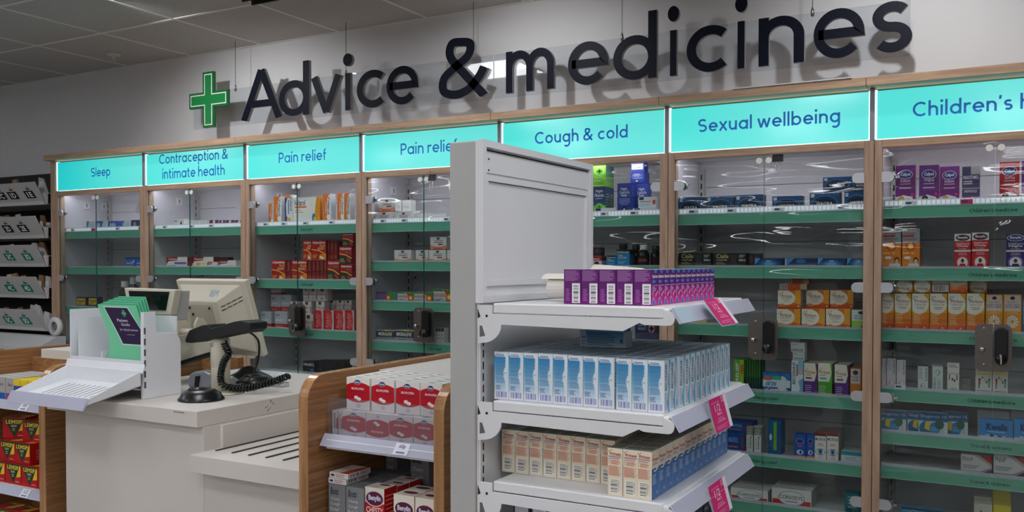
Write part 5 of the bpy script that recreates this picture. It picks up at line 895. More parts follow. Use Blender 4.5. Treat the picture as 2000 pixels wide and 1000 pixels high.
frame(GYN, GYF, 1.413, GTOP+.002, .016, X, X+.010)
frame(GYN+.018, GYF-.02, 1.45, 1.7, .014, X, X+.005)
f.box(X, X+.003, GYN+.02, GYF-.018, 1.704, 1.75, METAL)
f.box(X, X+.002, GYN+.02, GYF-.018, 1.7005, 1.7035, GREYM); f.box(X-.0005, X+.001, GYN+.0325, GYF-.034, 1.6845, 1.6862, SLOT); f.box(X, X+.0015, GYN+.017, GYF-.016, 1.7535, 1.7565, SLOT)
for z in (1.735, 1.71): f.lathe([(.001, .0055), (.0016, .005), (.002, .003)], (X, GYN+.035, z), SLOT, 8, 0)
f.build('header_panel', t, .0012)
SHX = -.615
GZ = [1.4135, 1.1985, 1.0205, .815]
RIB = mat('rib_white', (214, 214, 216), .5)
for i, z in enumerate(GZ):
    f = MB()
    f.box(-1.009, SHX, GYN+.002, GYF-.006, z-.022, z, METAL)
    f.box(SHX-.002, SHX+.012, GYN+.002, GYF-.006, z-.024, z-.003, METAL)
    sh = f.build('shelf', t, .003)
    for yy in (GYN+.001, GYF-.005):
        pts = [(-1.045, z-.004), (-1.009, z-.004), (-1.009, z-.023), (SHX, z-.023), (SHX+.006, z-.008), (SHX+.012, z-.008)]+[(SHX+.012+.012*math.sin(math.radians(a)), z-.022+.014*math.cos(math.radians(a))) for a in range(0, 181, 30)]+[(-.655, z-.036), (-.665, z-.032), (-.70, z-.050), (-.985, z-.046)]
        pts += [(-.985-.05*(1-math.cos(math.radians(a))), z-.046-.042*math.sin(math.radians(a))) for a in range(15, 91, 15)]+[(-1.045, z-.09)]
        b = MB(); b.prism(pts[::-1], 1, yy-.004, yy+.0, METAL); b.lathe([(.001, -.0052), (.003, -.005), (.003, -.004)], (-1.022, yy, z-.028), SLOT, 10, 1)
        b.prism([(-1.04, z-.05), (-1.034, z-.05), (-1.026, z-.072), (-1.04, z-.075)], 1, yy-.0045, yy-.004, mat('bracket_gap', (96, 98, 102), .6)); b.prism([(-1.045, z-.012), (-1.038, z-.03), (-1.045, z-.034)], 1, yy-.0045, yy-.004, SLOT)
        b.build('bracket', sh)
    b = MB(); x = SHX+.0135
    b.prism([(x, z-.004), (x+.003, z-.002), (x+.0215, z-.031), (x+.0185, z-.033)], 1, GYN+.004, GYF-.02, mat('strip_backing', (208, 208, 226), .4))
    b.prism([(x+.0035, z-.001), (x+.0048, z-.0005), (x+.0233, z-.0305), (x+.0222, z-.0315)], 1, GYN+.003, GYF-.019, STRIP)
    b.build('price_strip', sh)
MB().box(-1.045, -.62, GYN+.002, GYF-.006, .02, .14, METAL).build('base_plinth', t, .004)
# promotional tickets hooked on the strips
def promo(z, ya, w, out, drop, lab, x0_=-.586):
    t = thing('promotional_ticket', lab, 'price ticket', (-.585, ya, z), 'pink half price tickets on the gondola')
    n_ = Vector((drop, 0, out)).normalized()
    def pt(a, b_, e=0): return (x0_+out*b_+n_.x*e, ya+a*w, z-drop*b_+n_.z*e)
    f = MB(); f.face([pt(-.2, .08), pt(1.16, -.02), pt(1.16, 1.03), pt(-.04, 1.03)], STRIP); f.build('clear_sleeve', t)
    f = MB(); f.face([pt(0, 0, .0006), pt(1.14, 0, .0006), pt(1.14, 1.0, .0006), pt(0, 1.0, .0006)], PRINT, C(232, 226, 234)); f.face([pt(0, 0, .001), pt(.93, 0, .001), pt(.93, 1, .001), pt(0, 1, .001)], PRINT, C(214, 40, 118))
    def TT(w_, x0_, y0_, x1_, y1_, c_): return [([[(a, y0_+y1_-b_) for a, b_ in q] for q in p_], k_) for p_, k_ in T(w_, x0_, y0_, x1_, y1_, c_, 0, 0)]
    for polys, c in TT('1/2', .24, .2, .6, .42, (246, 224, 238))+TT('BUY 1 GET ONE', .12, .12, .6, .165, (240, 200, 222))+TT('PRICE', .32, .46, .62, .54, (246, 224, 238))+TT('NASALS', .3, .6, .66, .64, (236, 200, 220))+LC(.12, .66, .86, .74, 2, (232, 180, 206), .4)+L(.1, .82, .86, .94, 3, (226, 150, 186), .35)+TT('ADV', .74, .03, .92, .1, (244, 224, 236))+TT('CARD', .74, .12, .92, .2, (244, 224, 236)):
        for q in polys: f.face([pt(a, b_, .0015) for a, b_ in q], PRINT, C(*c))
    f.build('pink_card', t)
promo(1.4233, 1.876, .108, .041, .054, 'pink half price ticket on the topmost gondola shelf strip'); promo(1.2038, 1.911, .112, .019, .071, 'pink half price ticket on the gondola strip below the blue-white cartons'); promo(1.0142, 1.913, .110, .019, .071, 'pink half price ticket on the gondola strip below the cream cartons')
# cartons on the gondola
GSH = ['top', 'middle', 'lower', 'lowest']
def grid(key, z, h, cols, rows_of, yf, d, sh, jit=.0012):
    for ci, (x0, x1, y_off) in enumerate(cols):
        for k in range(rows_of(ci)):
            o = place(key, x0, x1, yf+y_off+k*(d+.0012)+random.uniform(0, .0006), d, z+.0006, z+h+random.uniform(-.0006, .0006), ('g', sh, ci), '', k)
zb = GZ[1]
ys0 = 1.728
def gx(u, v, y=ys0): return at(u, v, 1, y).x
e = [962.5, 991, 1020, 1048.5, 1077.5, 1106.5, 1136.5, 1166.5, 1198]
cols = [(gx(e[k], 740)+.0006, gx(e[k+1], 740)-.0006, .006) for k in range(8)]
e2 = [1203, 1234, 1265.5, 1298]
cols += [(gx(e2[k], 745)+.0006, gx(e2[k+1], 745)-.0006, 0) for k in range(3)]
# the last column: two cartons forward, the rest set back a little towards the panel
h_b = at(1265, 703, 1, ys0).z-zb
def rows_b(ci): return 2 if ci == 10 else 12
grid('beconase', zb, h_b, cols, rows_b, ys0, .0365, 1)
x0, x1, _ = cols[10]
for k in range(2, 12): place('beconase', x0+.0022, x1+.0022, ys0+.012+k*.0377, .0365, zb+.0006, zb+h_b, ('g', 1, 10), '', k)
zp = GZ[2]
e = [980, 1006, 1033.5, 1060, 1087.5, 1115.5, 1144, 1172.5, 1201]
yp = 1.80
h_p = at(981, 838, 1, yp).z-zp
cols = [(gx(e[k], 890, yp)+.0006, gx(e[k+1], 890, yp)-.0006, 0) for k in range(8)]
grid('pirinase', zp, h_p, cols, lambda ci: 11, yp, .0405, 2)
ypf = 1.722; e2 = [1183, 1213, 1244, 1273.5]
cols3 = [(gx(e2[k], 930, ypf)+.0006, gx(e2[k+1], 930, ypf)-.0006, 0) for k in range(3)]
for ci, (x0, x1, _) in enumerate(cols3):
    for k in range(13): place('pirinase', x0+max(0, .004-.001*k if ci < 2 else 0), x1+max(0, .004-.001*k if ci < 2 else 0), ypf+k*.0417, .0405, zp+.0006, zp+h_p+.001, ('g', 2, 8+ci), '', k)
zo = GZ[0]; yo = 1.752
e = [1101, 1135, 1169, 1203.5, 1237.5, 1273.5]
h_o = at(1103, 526, 1, yo).z-zo
for ci in range(5):
    x0, x1 = gx(e[ci], 560, yo)+.0006, gx(e[ci+1], 560, yo)-.0006
    for k in range(12 if ci == 4 else (3 if ci > 0 else 2)): place('opticrom', x0, x1, yo+k*.0362, .0350, zo+.0006, zo+h_o, ('g', 0, ci), '', k)
# loose carton lying on the spray cartons
x0, x1 = at(1133, 670, 1, 1.93).x, at(1222, 674, 1, 1.93).x
spec('beconase_lying', 'loose blue-white spray carton lying down', (190, 206, 218), GR(.12, 0, .95, 1, (196, 210, 220), (70, 140, 180), 5)+R(.02, .1, .13, .9, (214, 214, 234))+BAR(.03, .14, .12, .86, (50, 50, 130), 12, False)+L(.16, .08, .82, .92, 8, (50, 80, 130), .35)+R(.88, .3, .94, .56, (70, 110, 170)), (), (), top_c=(170, 190, 204))
o = place('beconase_lying', x0, x1, 1.93, .04, zb+h_b+.001, zb+h_b+.038, None); tag(o, 'loose blue-white carton lying flat on top of the nasal spray cartons', 'medicine carton')
# a few cartons on the lowest gondola shelf
for k in range(9): place('lower_dark', -.655, -.615, 1.73+k*.05, .044, GZ[3]+.0006, GZ[3]+.155, ('g', 3, 1), '', k)
for k in range(4): place('lower_dark', -.985+.045*k, -.943+.045*k, 1.76, .044, GZ[3]+.0006, GZ[3]+.155, ('g', 3, 2+k), '', 0)
# paper roll behind the eye-drop cartons
t = thing('paper_roll', 'loosely rolled cream paper lying on the top gondola shelf behind purple cartons', 'paper roll', (-.93, 1.9, zo))
PAP = mat('cream_paper', (226, 220, 210), .7); f = MB()
sp = []
for k in range(64):
    a = k*.32+1.2; rr = .009+.00105*a; sp.append((1.88+rr*math.cos(a)*1.1, zo+.0335+rr*math.sin(a)))
for k in range(len(sp)-1):
    (ya, za), (yb, zb_) = sp[k], sp[k+1]; i_ = .03*(k/64)**2
    f.raw([(-.935-i_, ya, za), (-.70, ya, za), (-.70, yb, zb_), (-.935-i_, yb, zb_)], [(0, 1, 2, 3)], PAP, None, True)
cl = [(2.02+.012*k, zo+.034+.052*math.sin(k*.3)) for k in range(9)]
f.build('paper_sheet', t)
f = MB()
for k in range(8):
    (ya, za), (yb, zb_) = cl[k], cl[k+1]; f.raw([(-.93, ya, za), (-.80, ya, za-.01), (-.80, yb, zb_-.01), (-.93, yb, zb_)], [(0, 1, 2, 3)], PAP, None, True)
f.build('loose_end', t)
MB().lathe([(.0085, .0), (.009, .0), (.009, .2), (.0085, .2)], (-.93, 1.88, zo+.0335), mat('card_core', (120, 96, 76), .8), 16, 0).build('card_core', t)
# ------------------------------------------------------------------ end-cap displays with oak sides
def oak_panel(mb, x0, x1, y0, y1, ztop, r):
    pts = [(y0, 0), (y1, 0), (y1, ztop)]+[(y0+r-r*math.sin(math.radians(a)), ztop-r+r*math.cos(math.radians(a))) for a in range(0, 91, 10)]
    b = len(mb.f); mb.prism(pts, 0, x0, x1, OAKV, OAK)
def sloped_strip(z, x0, x1, y, lab=None):
    """white shelf edge with its clear sloping price channel"""
    f = MB(); f.prism([(y, z-.018), (y+.005, z-.016), (y+.028, z+.013), (y+.024, z+.013)], 0, x0, x1, mat('strip_backing', (208, 208, 226), .4))
    f.prism([(y-.002, z-.019), (y-.001, z-.0195), (y+.024, z+.0145), (y+.0225, z+.0145)], 0, x0, x1, STRIP)
    return f
def strip_price(f, x, y, z, s, w=.05):
    k = .005/.026
    def pt(a, b_, e): return (x+a*w, y-.0035+b_*.024-e, z-.019+b_*.033+e*.6)
    f.face([pt(0, .08, 0), pt(1, .08, 0), pt(1, .95, 0), pt(0, .95, 0)], PRINT, C(226, 226, 238))
    for polys, c in T(s, .3, .5, .75, .85, (60, 62, 80), .2, 0)+L(.2, .15, .85, .35, 1, (110, 116, 160), .6, .1):
        for q in polys: f.face([pt(a, b_, .0006) for a, b_ in q], PRINT, C(*c))
DX0, DX1, DY = -1.843, -1.365, 2.0
t = thing('display_stand', 'oak-sided display stand of red ibuprofen boxes beside the till desk', 'display stand', ((DX0+DX1)/2, DY, 0))
f = MB(); oak_panel(f, DX0, DX0+.036, DY, 2.95, 1.172, .075); f.build('side_panel', t, .002)
f = MB(); oak_panel(f, DX1-.0, DX1+.034, DY, 2.95, 1.172, .075); f.build('side_panel', t, .002)
DI0, DI1 = DX0+.037, DX1-.001
MB().box(DI0, DI1, 2.335, 2.95, 1.118, 1.158, WHITE).build('worktop', t, .002)
MB().box(DI0, DI1, 2.44, 2.46, .05, 1.118, METAL).build('back_panel', t)
for z in (.981, .69, .38):
    f = MB(); f.box(DI0+.02, DI1, 2.055, 2.438, z-.028, z, METAL); sh = f.build('shelf', t, .002)
    f = sloped_strip(z, DI0-.0+.004, DI1, 2.045)
    if z > .9: strip_price(f, -1.535, 2.045, z, '60p')
    f.build('price_strip', sh)
    if z > .9: MB().box(DI0+.012, DI1, 2.074, 2.0765, z+.004, z+.122, clear('riser_acrylic', (236, 236, 240), 1.45, .05, 0, .05)).build('clear_riser', sh)
t0 = t
z = .981+.0006
sp = [(669, 714.5), (760.3, 807), (808, 852)]
for u0, u1 in sp: place('ibuprofen', at(u0, 830, 1, 2.1).x, at(u1, 830, 1, 2.1).x-.001, 2.1, .042, z, z+.081, ('d', 'front row', 'low'), '', 0)
place('ibuprofen_inverted', at(715.3, 830, 1, 2.1).x, at(759.7, 830, 1, 2.1).x-.001, 2.1, .042, z, z+.081, ('d', 'front row', 'low'), '', 0)
for k, (u0, u1) in enumerate(((649, 659.5), (661, 668.4))): place('ibuprofen_spine', at(u0, 820, 1, 2.1).x, at(u1, 820, 1, 2.1).x-.001, 2.1, .06, z, z+.078, ('d', 'front row', 'low'), '', 0)
for k in range(1, 6):
    for (u0, u1) in ((669, 714), (715, 759), (760.3, 807), (808, 852)): place('ibuprofen', at(u0, 830, 1, 2.1).x, at(u1, 830, 1, 2.1).x-.001, 2.1+k*.044, .042, z, z+.081, ('d', '', 'low'), '', k)
for k in range(5):
    for (u0, u1) in ((677, 722.5), (725.5, 770.5), (773.5, 820.5), (821.2, 864)): 
        x0 = at(u0, 770, 1, 2.125).x; x1 = at(u1, 770, 1, 2.125).x-.001; j = random.uniform(-.002, .002) if k else 0
        place('ibuprofen', x0+j, x1+j, 2.125+k*.0415, .040, z+.0825, z+.0825+.095, ('d', '', 'up'), '', k)
z2 = .69+.0006
for i, (u0, u1) in enumerate(((642, 675), (676, 711))):
    for k in range(4): place('chesty_grey', at(u0, 960, 1, 2.078).x, at(u1, 960, 1, 2.078).x-.001, 2.078+k*.062, .06, z2, .8426, ('d', '', 'bottom'), '', k)
for i, (u0, u1, v0, v1) in enumerate(((641.5, 676, 942, 926.5), (643.5, 680, 925.5, 908.5))):
    y = 2.082; o = place('ibuprofen_flat', at(u0, v1, 1, y).x, at(u1, v1, 1, y).x, y, .105, .8436+i*.0175, .8600+i*.0175, None); tag(o, ['lower', 'upper'][i]+' of two flat white ibuprofen packets lying on the grey cough cartons', 'medicine carton')
for k in range(3): place('benylin_chesty', at(713, 980, 1, 2.085).x, at(750.5, 980, 1, 2.085).x, 2.085+k*.062, .06, z2, .848-(.006 if k else 0), ('d', '', 'bottom'), '', k)
for i, (u0, u1) in enumerate(((769, 809), (811, 850))):
    for k in range(2): place('benylin_dry', at(u0, 985, 1, 2.075).x, at(u1, 985, 1, 2.075).x, 2.075+k*.06, .058, z2, .843, ('d', '', 'bottom'), '', k)
place('chesty_grey', at(754, 900, 1, 2.36).x, at(776, 900, 1, 2.36).x, 2.36, .06, z2, .93, ('d', '', 'bottom'), 'tall rear', 0); place('chesty_grey', at(802, 900, 1, 2.3).x, at(838, 900, 1, 2.3).x, 2.3, .06, z2, .925, ('d', '', 'bottom'), 'tall rear', 0)

LX0, LX1, LY = -4.14, -3.307, 2.17
t = thing('display_stand', 'oak-sided display stand of red and green lemon sachet boxes left of the desk', 'display stand', ((LX0+LX1)/2, LY, 0))
f = MB(); oak_panel(f, LX1-.042, LX1, LY, 2.95, 1.10, .085); f.build('side_panel', t, .002)
f = MB(); oak_panel(f, LX0, LX0+.04, LY, 3.2, 1.10, .085); f.build('side_panel', t, .002)
MB().box(LX0+.041, LX1-.043, 2.62, 2.64, .05, 1.06, OAK).build('back_panel', t)
for z, pr in ((.929, '6.80'), (.577, '6.25'), (.25, '')):
    f = MB(); f.box(LX0+.045, LX1-.045, 2.215, 2.615, z-.028, z, METAL); sh = f.build('shelf', t, .002)
    f = sloped_strip(z-.004, LX0+.044, LX1-.044, 2.2)
    if pr: strip_price(f, -3.47-.06, 2.2, z-.004, pr, .055)
    f.build('price_strip', sh)
    if z > .9: MB().box(-3.645, LX1-.05, 2.222, 2.2235, z+.002, z+.03, mat('pink_card_strip', (206, 40, 100), .5)).build('pink_ticket', sh)
z = .929+.0006
for k in range(4):
    for j in range(3): place('grey_relief', -3.79+.062*j-.045, -3.79+.062*j+.012, 2.26+k*.05, .046, z, z+.092, ('l', '', 'top'), '', k)
    for j in range(6): place('dual_action', -3.655+.0485*j, -3.655+.0485*j+.0465, 2.26+k*.05, .046, z, z+.088, ('l', '', 'top'), '', k)
def lem(x0, x1, y, z0, z1, where, rot=0):
    o = place('lemsip', x0, x1, y, .09, z0, z1, where, '', 0)
    if rot: o.rotation_euler.z = rot
    return o
z = .577+.0006
for j in range(4): lem(-3.835+.112*j, -3.835+.112*j+.108, 2.262, z, z+.087, ('l', 'a', 'bottom layer'))
for j in range(4): lem(-3.835+.112*j, -3.835+.112*j+.108, 2.37, z, z+.087, ('l', 'a', 'rear bottom layer'))
for j, (x, rz) in enumerate(((-3.78, 0), (-3.675, 0), (-3.54, -.5))): lem(x, x+.108, 2.272+(.06 if rz else 0), z+.088, z+.175, ('l', 'a', 'middle layer'), rz)
for j, (x, rz) in enumerate(((-3.80, .35), (-3.66, .1), (-3.53, -.25))): lem(x, x+.108, 2.30+(.03 if rz < 0 else 0), z+.176, z+.263, ('l', 'a', 'top layer'), rz)
for j in range(3): lem(-3.79+.12*j, -3.79+.12*j+.108, 2.42, z+.176, z+.25, ('l', 'a', 'rear top layer'))
z = .25+.0006
for j in range(4): lem(-3.80+.112*j, -3.80+.112*j+.108, 2.262, z, z+.1, ('l', 'b', 'bottom layer'))
for j in range(4): lem(-3.81+.112*j, -3.81+.112*j+.108, 2.262, z+.101, z+.215, ('l', 'b', 'upper layer'))
f = MB(); f.box(-3.62, -3.20, 2.36, 2.6, 1.1012, 1.139, WHITE); o = f.build('white_board', None, .002); tag(o, 'thick white board lying on the oak side panel behind the brochure holder', 'board')

# ------------------------------------------------------------------ till desk
DSX0, DSX1, DSY, DSZ = -3.24, -2.42, 2.133, 1.0
t = thing('till_desk', 'white laminate till desk with a lower slotted packing shelf', 'desk', (-2.8, DSY, 0))
MB().box(DSX0, DSX1, DSY, 3.12, .945, DSZ, WHITE).build('desk_top', t, .002)
f = MB(); f.box(-3.166, -2.4195, DSY+.027, 3.1, 0, .9445, WHITE); f.build('desk_body', t, .001)
f = MB(); f.box(-2.4190, -2.405, DSY+.10, 3.1, .8605, .94, WHITE); f.build('side_board', t, .001)
f = MB(); f.box(-2.4185, DX0-.003, 2.1, 3.05, .802, .86, WHITE); f.box(-2.4185, DX0-.003, 2.16, 3.0, 0, .802, WHITE)
ps = f.build('packing_shelf', t, .001)
RAIL = mat('dark_rail', (70, 66, 60), .4, .5)
for k in range(6):
    x = -2.3886+.0772*k; f = MB(); f.box(x-.004, x+.004, 2.186, 2.95, .8603, .864, RAIL); f.build('rail', ps)
f = MB(); rr = random.Random(3)
for k in range(9):
    y = 2.47+rr.uniform(-.02, .02); zz = .955+.04*k/9; f.box(DSX1+.0004, DSX1+.0008, y, y+.003+.004*rr.random(), zz, zz+.003, BLACKM)
for k in range(7): f.box(-2.535+.008*k, -2.53+.008*k, DSY-.0008, DSY-.0004, .990, .993, BLACKM)
f.build('scuff_mark', t)

# brochure holder with its tray
HOLD = mat('white_acrylic', (230, 232, 236), .3)
HX0, HX1, HY = -3.243, -2.811, 2.234
t = thing('brochure_holder', 'white acrylic leaflet holder with a sloping front tray on the desk', 'brochure holder', (HX0, HY, DSZ))
z0 = DSZ+.0008
def side(x0, x1, name):
    f = MB(); pts = [(HY, z0), (HY+.168, z0), (HY+.168, 1.19)]+[(HY+.168-.05+.05*math.cos(math.radians(a)), 1.19+.05*math.sin(math.radians(a))) for a in range(15, 91, 15)]
    pts += [(HY+.075, 1.242), (HY+.055, 1.246), (HY+.052, 1.322), (HY, 1.322)] if x0 > -3 else [(HY+.118, 1.322), (HY, 1.322)]
    if x0 < -3: pts = [(HY, z0), (HY+.168, z0), (HY+.168, 1.27)]+[(HY+.168-.05+.05*math.cos(math.radians(a)), 1.272+.05*math.sin(math.radians(a))) for a in range(15, 91, 15)]+[(HY, 1.322)]
    f.prism(pts, 0, x0, x1, HOLD); f.build(name, t, .0015)
side(HX1-.004, HX1, 'side_wall'); side(HX0, HX0+.004, 'side_wall')
f = MB(); f.box(HX1-.016, HX1-.0045, HY-.001, HY+.002, z0, 1.322, HOLD); f.box(HX0+.0045, HX0+.008, HY-.001, HY+.002, z0, 1.322, HOLD); f.build('front_post', t)
for k in range(6): MB().box(HX1-.0022, HX1+.0004, HY+.0005, HY+.008, 1.04+.04*k, 1.064+.04*k, mat('slot_shadow', (74, 74, 86), .7)).build('slot', t)
MB().box(HX0+.0045, HX1-.0045, HY+.150, HY+.156, z0+.004, 1.30, HOLD).build('back_wall', t)
MB().box(HX0+.0045, HX1-.0045, HY+.002, HY+.006, 1.093, 1.141, HOLD).build('front_lip', t)
MB().box(HX0+.0045, HX1-.0045, HY+.006, HY+.149, 1.093, 1.097, HOLD).build('base', t)
f = MB(); f.box(-3.062, -3.058, HY+.006, HY+.149, 1.0975, 1.165, HOLD); f.build('divider', t); MB().box(-3.20, -3.196, HY+.006, HY+.149, 1.0975, 1.29, HOLD).build('divider', t)
f = MB()
YF, YB = 2.0, 2.222; ZF, ZB = 1.006, 1.05
def q4(x0, x1, za, zb_, th): f.raw([(x0, YF, za), (x1, YF, za), (x1, YB, zb_), (x0, YB, zb_), (x0, YF, za+th), (x1, YF, za+th), (x1, YB, zb_+th), (x0, YB, zb_+th)], [(3, 2, 1, 0), (4, 5, 6, 7), (0, 1, 5, 4), (1, 2, 6, 5), (2, 3, 7, 6), (3, 0, 4, 7)], HOLD)
q4(HX0, HX1, ZF, ZB, .004)
for x in (HX0, HX1-.004): f.raw([(x, YF, ZF), (x+.004, YF, ZF), (x+.004, YB, ZB), (x, YB, ZB), (x, YF, ZF+.022), (x+.004, YF, ZF+.022), (x+.004, YB, ZB+.055), (x, YB, ZB+.055)], [(3, 2, 1, 0), (4, 5, 6, 7), (0, 1, 5, 4), (1, 2, 6, 5), (2, 3, 7, 6), (3, 0, 4, 7)], HOLD)
f.box(HX0, HX1, YB-.004, YB, ZB, ZB+.055, HOLD)
f.raw([(HX0-.01, YB, ZB+.045), (HX1+.01, YB, ZB+.045), (HX1+.01, HY-.002, 1.128), (HX0-.01, HY-.002, 1.128), (HX0-.01, YB-.003, ZB+.047), (HX1+.01, YB-.003, ZB+.047), (HX1+.01, HY-.005, 1.13), (HX0-.01, HY-.005, 1.13)], [(3, 2, 1, 0), (4, 5, 6, 7), (0, 1, 5, 4), (1, 2, 6, 5), (2, 3, 7, 6), (3, 0, 4, 7)], HOLD)
tr = f.build('tray', t, .0012)
for k in range(10):
    x = HX0+.085+.03*k; ya, yb = 2.06, 2.175; s = (ZB-ZF)/(YB-YF); g = MB()
    za, zc = ZF+s*(ya-YF)+.0044, ZF+s*(yb-YF)+.0044
    g.face([(x, ya, za), (x+.0045, ya, za), (x+.0045, yb, zc), (x, yb, zc)], SLOT); g.build('slot', tr)
f = MB(); f.prism([(YF-.020, .993), (YF-.016, .991), (YF+.006, 1.030), (YF+.002, 1.032)], 0, HX0-.004, HX1+.002, mat('strip_backing', (208, 208, 226), .4)); f.prism([(YF-.0225, .993), (YF-.0215, .992), (YF+.0005, 1.032), (YF-.0005, 1.033)], 0, HX0-.004, HX1+.002, STRIP); f.build('price_strip', tr)
# leaflets leaning in the holder
BG = (116, 200, 158)
lw, lh = .222, .245
def leaflet_face():
    d = R(0, 0, 1, 1, BG)
    d += R(0, 0, 1, 1, BG)+G([(.14, .97)]+[(.14+.3*(k/10)**1.15, .97-.58*k/10) for k in range(11)]+[(1.0, .39), (1.0, .62), (.78, .97)], (200, 222, 210))
    d += G([(.165, .955)]+[(.165+.29*(k/10)**1.15, .955-.55*k/10) for k in range(11)]+[(1.0, .405), (1.0, .6), (.765, .955)], (46, 30, 66))
    d += PLUS(.64, .87, .055, .05, (84, 190, 130), .36)+PLUS(.64, .87, .035, .03, (46, 30, 66), .36)+PLUS(.64, .87, .026, .022, (84, 190, 130), .36)
    d += T('Patient', .42, .74, .69, .785, (226, 224, 232), 0, 0)+T('Guide', .5, .68, .72, .72, (226, 224, 232), 0, 0)+T('for clinical services', .44, .605, .9, .64, (210, 208, 220), 0, 0)+R(.6, .545, .8, .55, (206, 190, 130))
    d += T('Boots', .74, .045, .95, .11, (20, 40, 60), .4, .01)
    return d
LF = leaflet_face()
for k in range(9):
    y0 = HY+.012+k*.0115; lean = .028; dx = 0; f = MB()
    xb = -2.832-.0075*k; lw = xb+3.052
    xa = xb-lw+.0; hz = lh+.0035*k
    def pt(a, b_, e):
        # the leaflets flare outwards to the upper left
        fl = -.125*max(0, b_-.3)**1.4; return (xa+a*lw+fl+dx*b_, y0+lean*b_-e, 1.0985+b_*hz)
    n = 8
    for th, mt_c in ((0, BG if k == 0 else ((70, 168, 124) if k % 2 else (112, 204, 164))),):
        vs = []; 
        for i in range(n+1):
            b_ = i/n; left = .0+.1*max(0, math.sin(pi*min(1, b_*1.15)))
            vs += [pt(left, b_, 0), pt(1, b_, 0), pt(1, b_, -.0035), pt(left, b_, -.0035)]
        fs = []
        for i in range(n):
            for c_ in range(4): fs.append((4*i+c_, 4*i+(c_+1) % 4, 4*i+4+(c_+1) % 4, 4*i+4+c_))
        fs += [(0, 3, 2, 1), (4*n, 4*n+1, 4*n+2, 4*n+3)]
        f.raw(vs, fs, PRINT, C(*mt_c))
    if k == 0:
        for j, (polys, c) in enumerate(LF[2:]):
            for q in polys:
                # fine strips so that the print follows the curve of the cover
                f.face([pt(a, b_, .0004+.00012*j) for a, b_ in q], PRINT, C(*c))
    o = f.build('leaflet')
    tag(o, 'green Patient Guide leaflet with purple cover panel, frontmost in the holder' if k == 0 else 'plain green leaflet edge, %s one back in the white holder' % ORD[k], 'leaflet', 'green leaflets in the holder')

# till monitor seen from behind
W, HH = .417, .346
O = Vector((-2.8307, 2.8587, 1.10)); ey = Vector((0, -.109, .328)).normalized(); nn = Vector((0, -.328, -.109)).normalized()
def mp(a, b_, c): return tuple(O+Vector((-W+a, 0, 0))+ey*b_+nn*c)
def mbox(f, a0, a1, b0, b1, c0, c1, mt, ta=0, tb=0, tc=0, td=0):
    vs = [mp(a0, b0, c0), mp(a1, b0, c0), mp(a1, b1, c0), mp(a0, b1, c0), mp(a0+ta, b0+tc, c1), mp(a1-tb, b0+tc, c1), mp(a1-tb, b1-td, c1), mp(a0+ta, b1-td, c1)]
    f.raw(vs, [(3, 2, 1, 0), (4, 5, 6, 7), (0, 1, 5, 4), (1, 2, 6, 5), (2, 3, 7, 6), (3, 0, 4, 7)], mt)
t = thing('till_monitor', 'beige till monitor seen from behind, tilted on its stand on the desk', 'monitor', (-3.04, 2.8, DSZ))
f = MB(); mbox(f, 0, W, 0, HH, -.03, 0, BEIGE); f.build('housing', t, .004)
f = MB(); mbox(f, .016, W-.03, .02, HH-.018, 0, .052, BEIGE, .07, .11, .045, .06); bk = f.build('back_cover', t, .003)
f = MB()
sl = lambda a: (W-.03-a)*.473+.0015
for q in range(4):
    for r_ in range(2):
        a0, a1 = W-.125+.024*q, W-.105+.024*q; b0 = HH-.105-.016*r_+.009*q
        f.face([mp(a0, b0, sl(a0)), mp(a1, b0+.007, sl(a1)), mp(a1, b0+.0105, sl(a1)), mp(a0, b0+.0035, sl(a0))], BLACKM)
f.build('vent', bk)
f = MB()
for polys, c in T('IBM', 0, 0, 1, 1, (130, 166, 192), 0, 0):
    for q in polys: f.face([mp(.225+.05*a, HH-.060+.024*b_, (.042-.024*b_)*.867+.001) for a, b_ in q], PRINT, C(*c))
f.build('lettering', bk)
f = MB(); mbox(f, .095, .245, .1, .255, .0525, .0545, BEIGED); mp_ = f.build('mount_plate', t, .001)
for a, b_ in ((.11, .24), (.23, .24), (.12, .21), (.22, .12)): 
    f = MB(); c = mp(a, b_, .055); f.lathe([(.001, -.003), (.006, -.002), (.006, .001)], c, BLACK, 10, 1); f.build('screw', mp_)
for a in (.075, .19):
    f = MB()
    pr = [(.05, .055), (.15, .055), (.2, .075), (.215, .1), (.19, .128), (.14, .135), (.05, .13)]
    vs = [mp(a, b_, c) for b_, c in pr]+[mp(a+.012, b_, c) for b_, c in pr]; n = len(pr)
    f.raw(vs, [(i, (i+1) % n, n+(i+1) % n, n+i) for i in range(n)]+[tuple(range(n-1, -1, -1)), tuple(range(n, 2*n))], BEIGE)
    f.build('mount_arm', t, .002)
f = MB(); f.tube([mp(.06, .15, .11), mp(.215, .15, .11)], .014, BEIGE, 14); f.tube([mp(.2, .15, .11), mp(.235, .15, .11)], .017, BLACK, 14); f.build('hinge_bar', t)
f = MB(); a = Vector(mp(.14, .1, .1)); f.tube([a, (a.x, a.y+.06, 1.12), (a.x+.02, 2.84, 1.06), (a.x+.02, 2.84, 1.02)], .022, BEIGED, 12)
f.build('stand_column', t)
MB().lathe([(.001, .055), (.03, .05), (.05, .03), (.085, .012), (.1, .0012), (.001, .0011)], (-2.93, 2.87, DSZ), BLACK, 24).build('stand_foot', t)
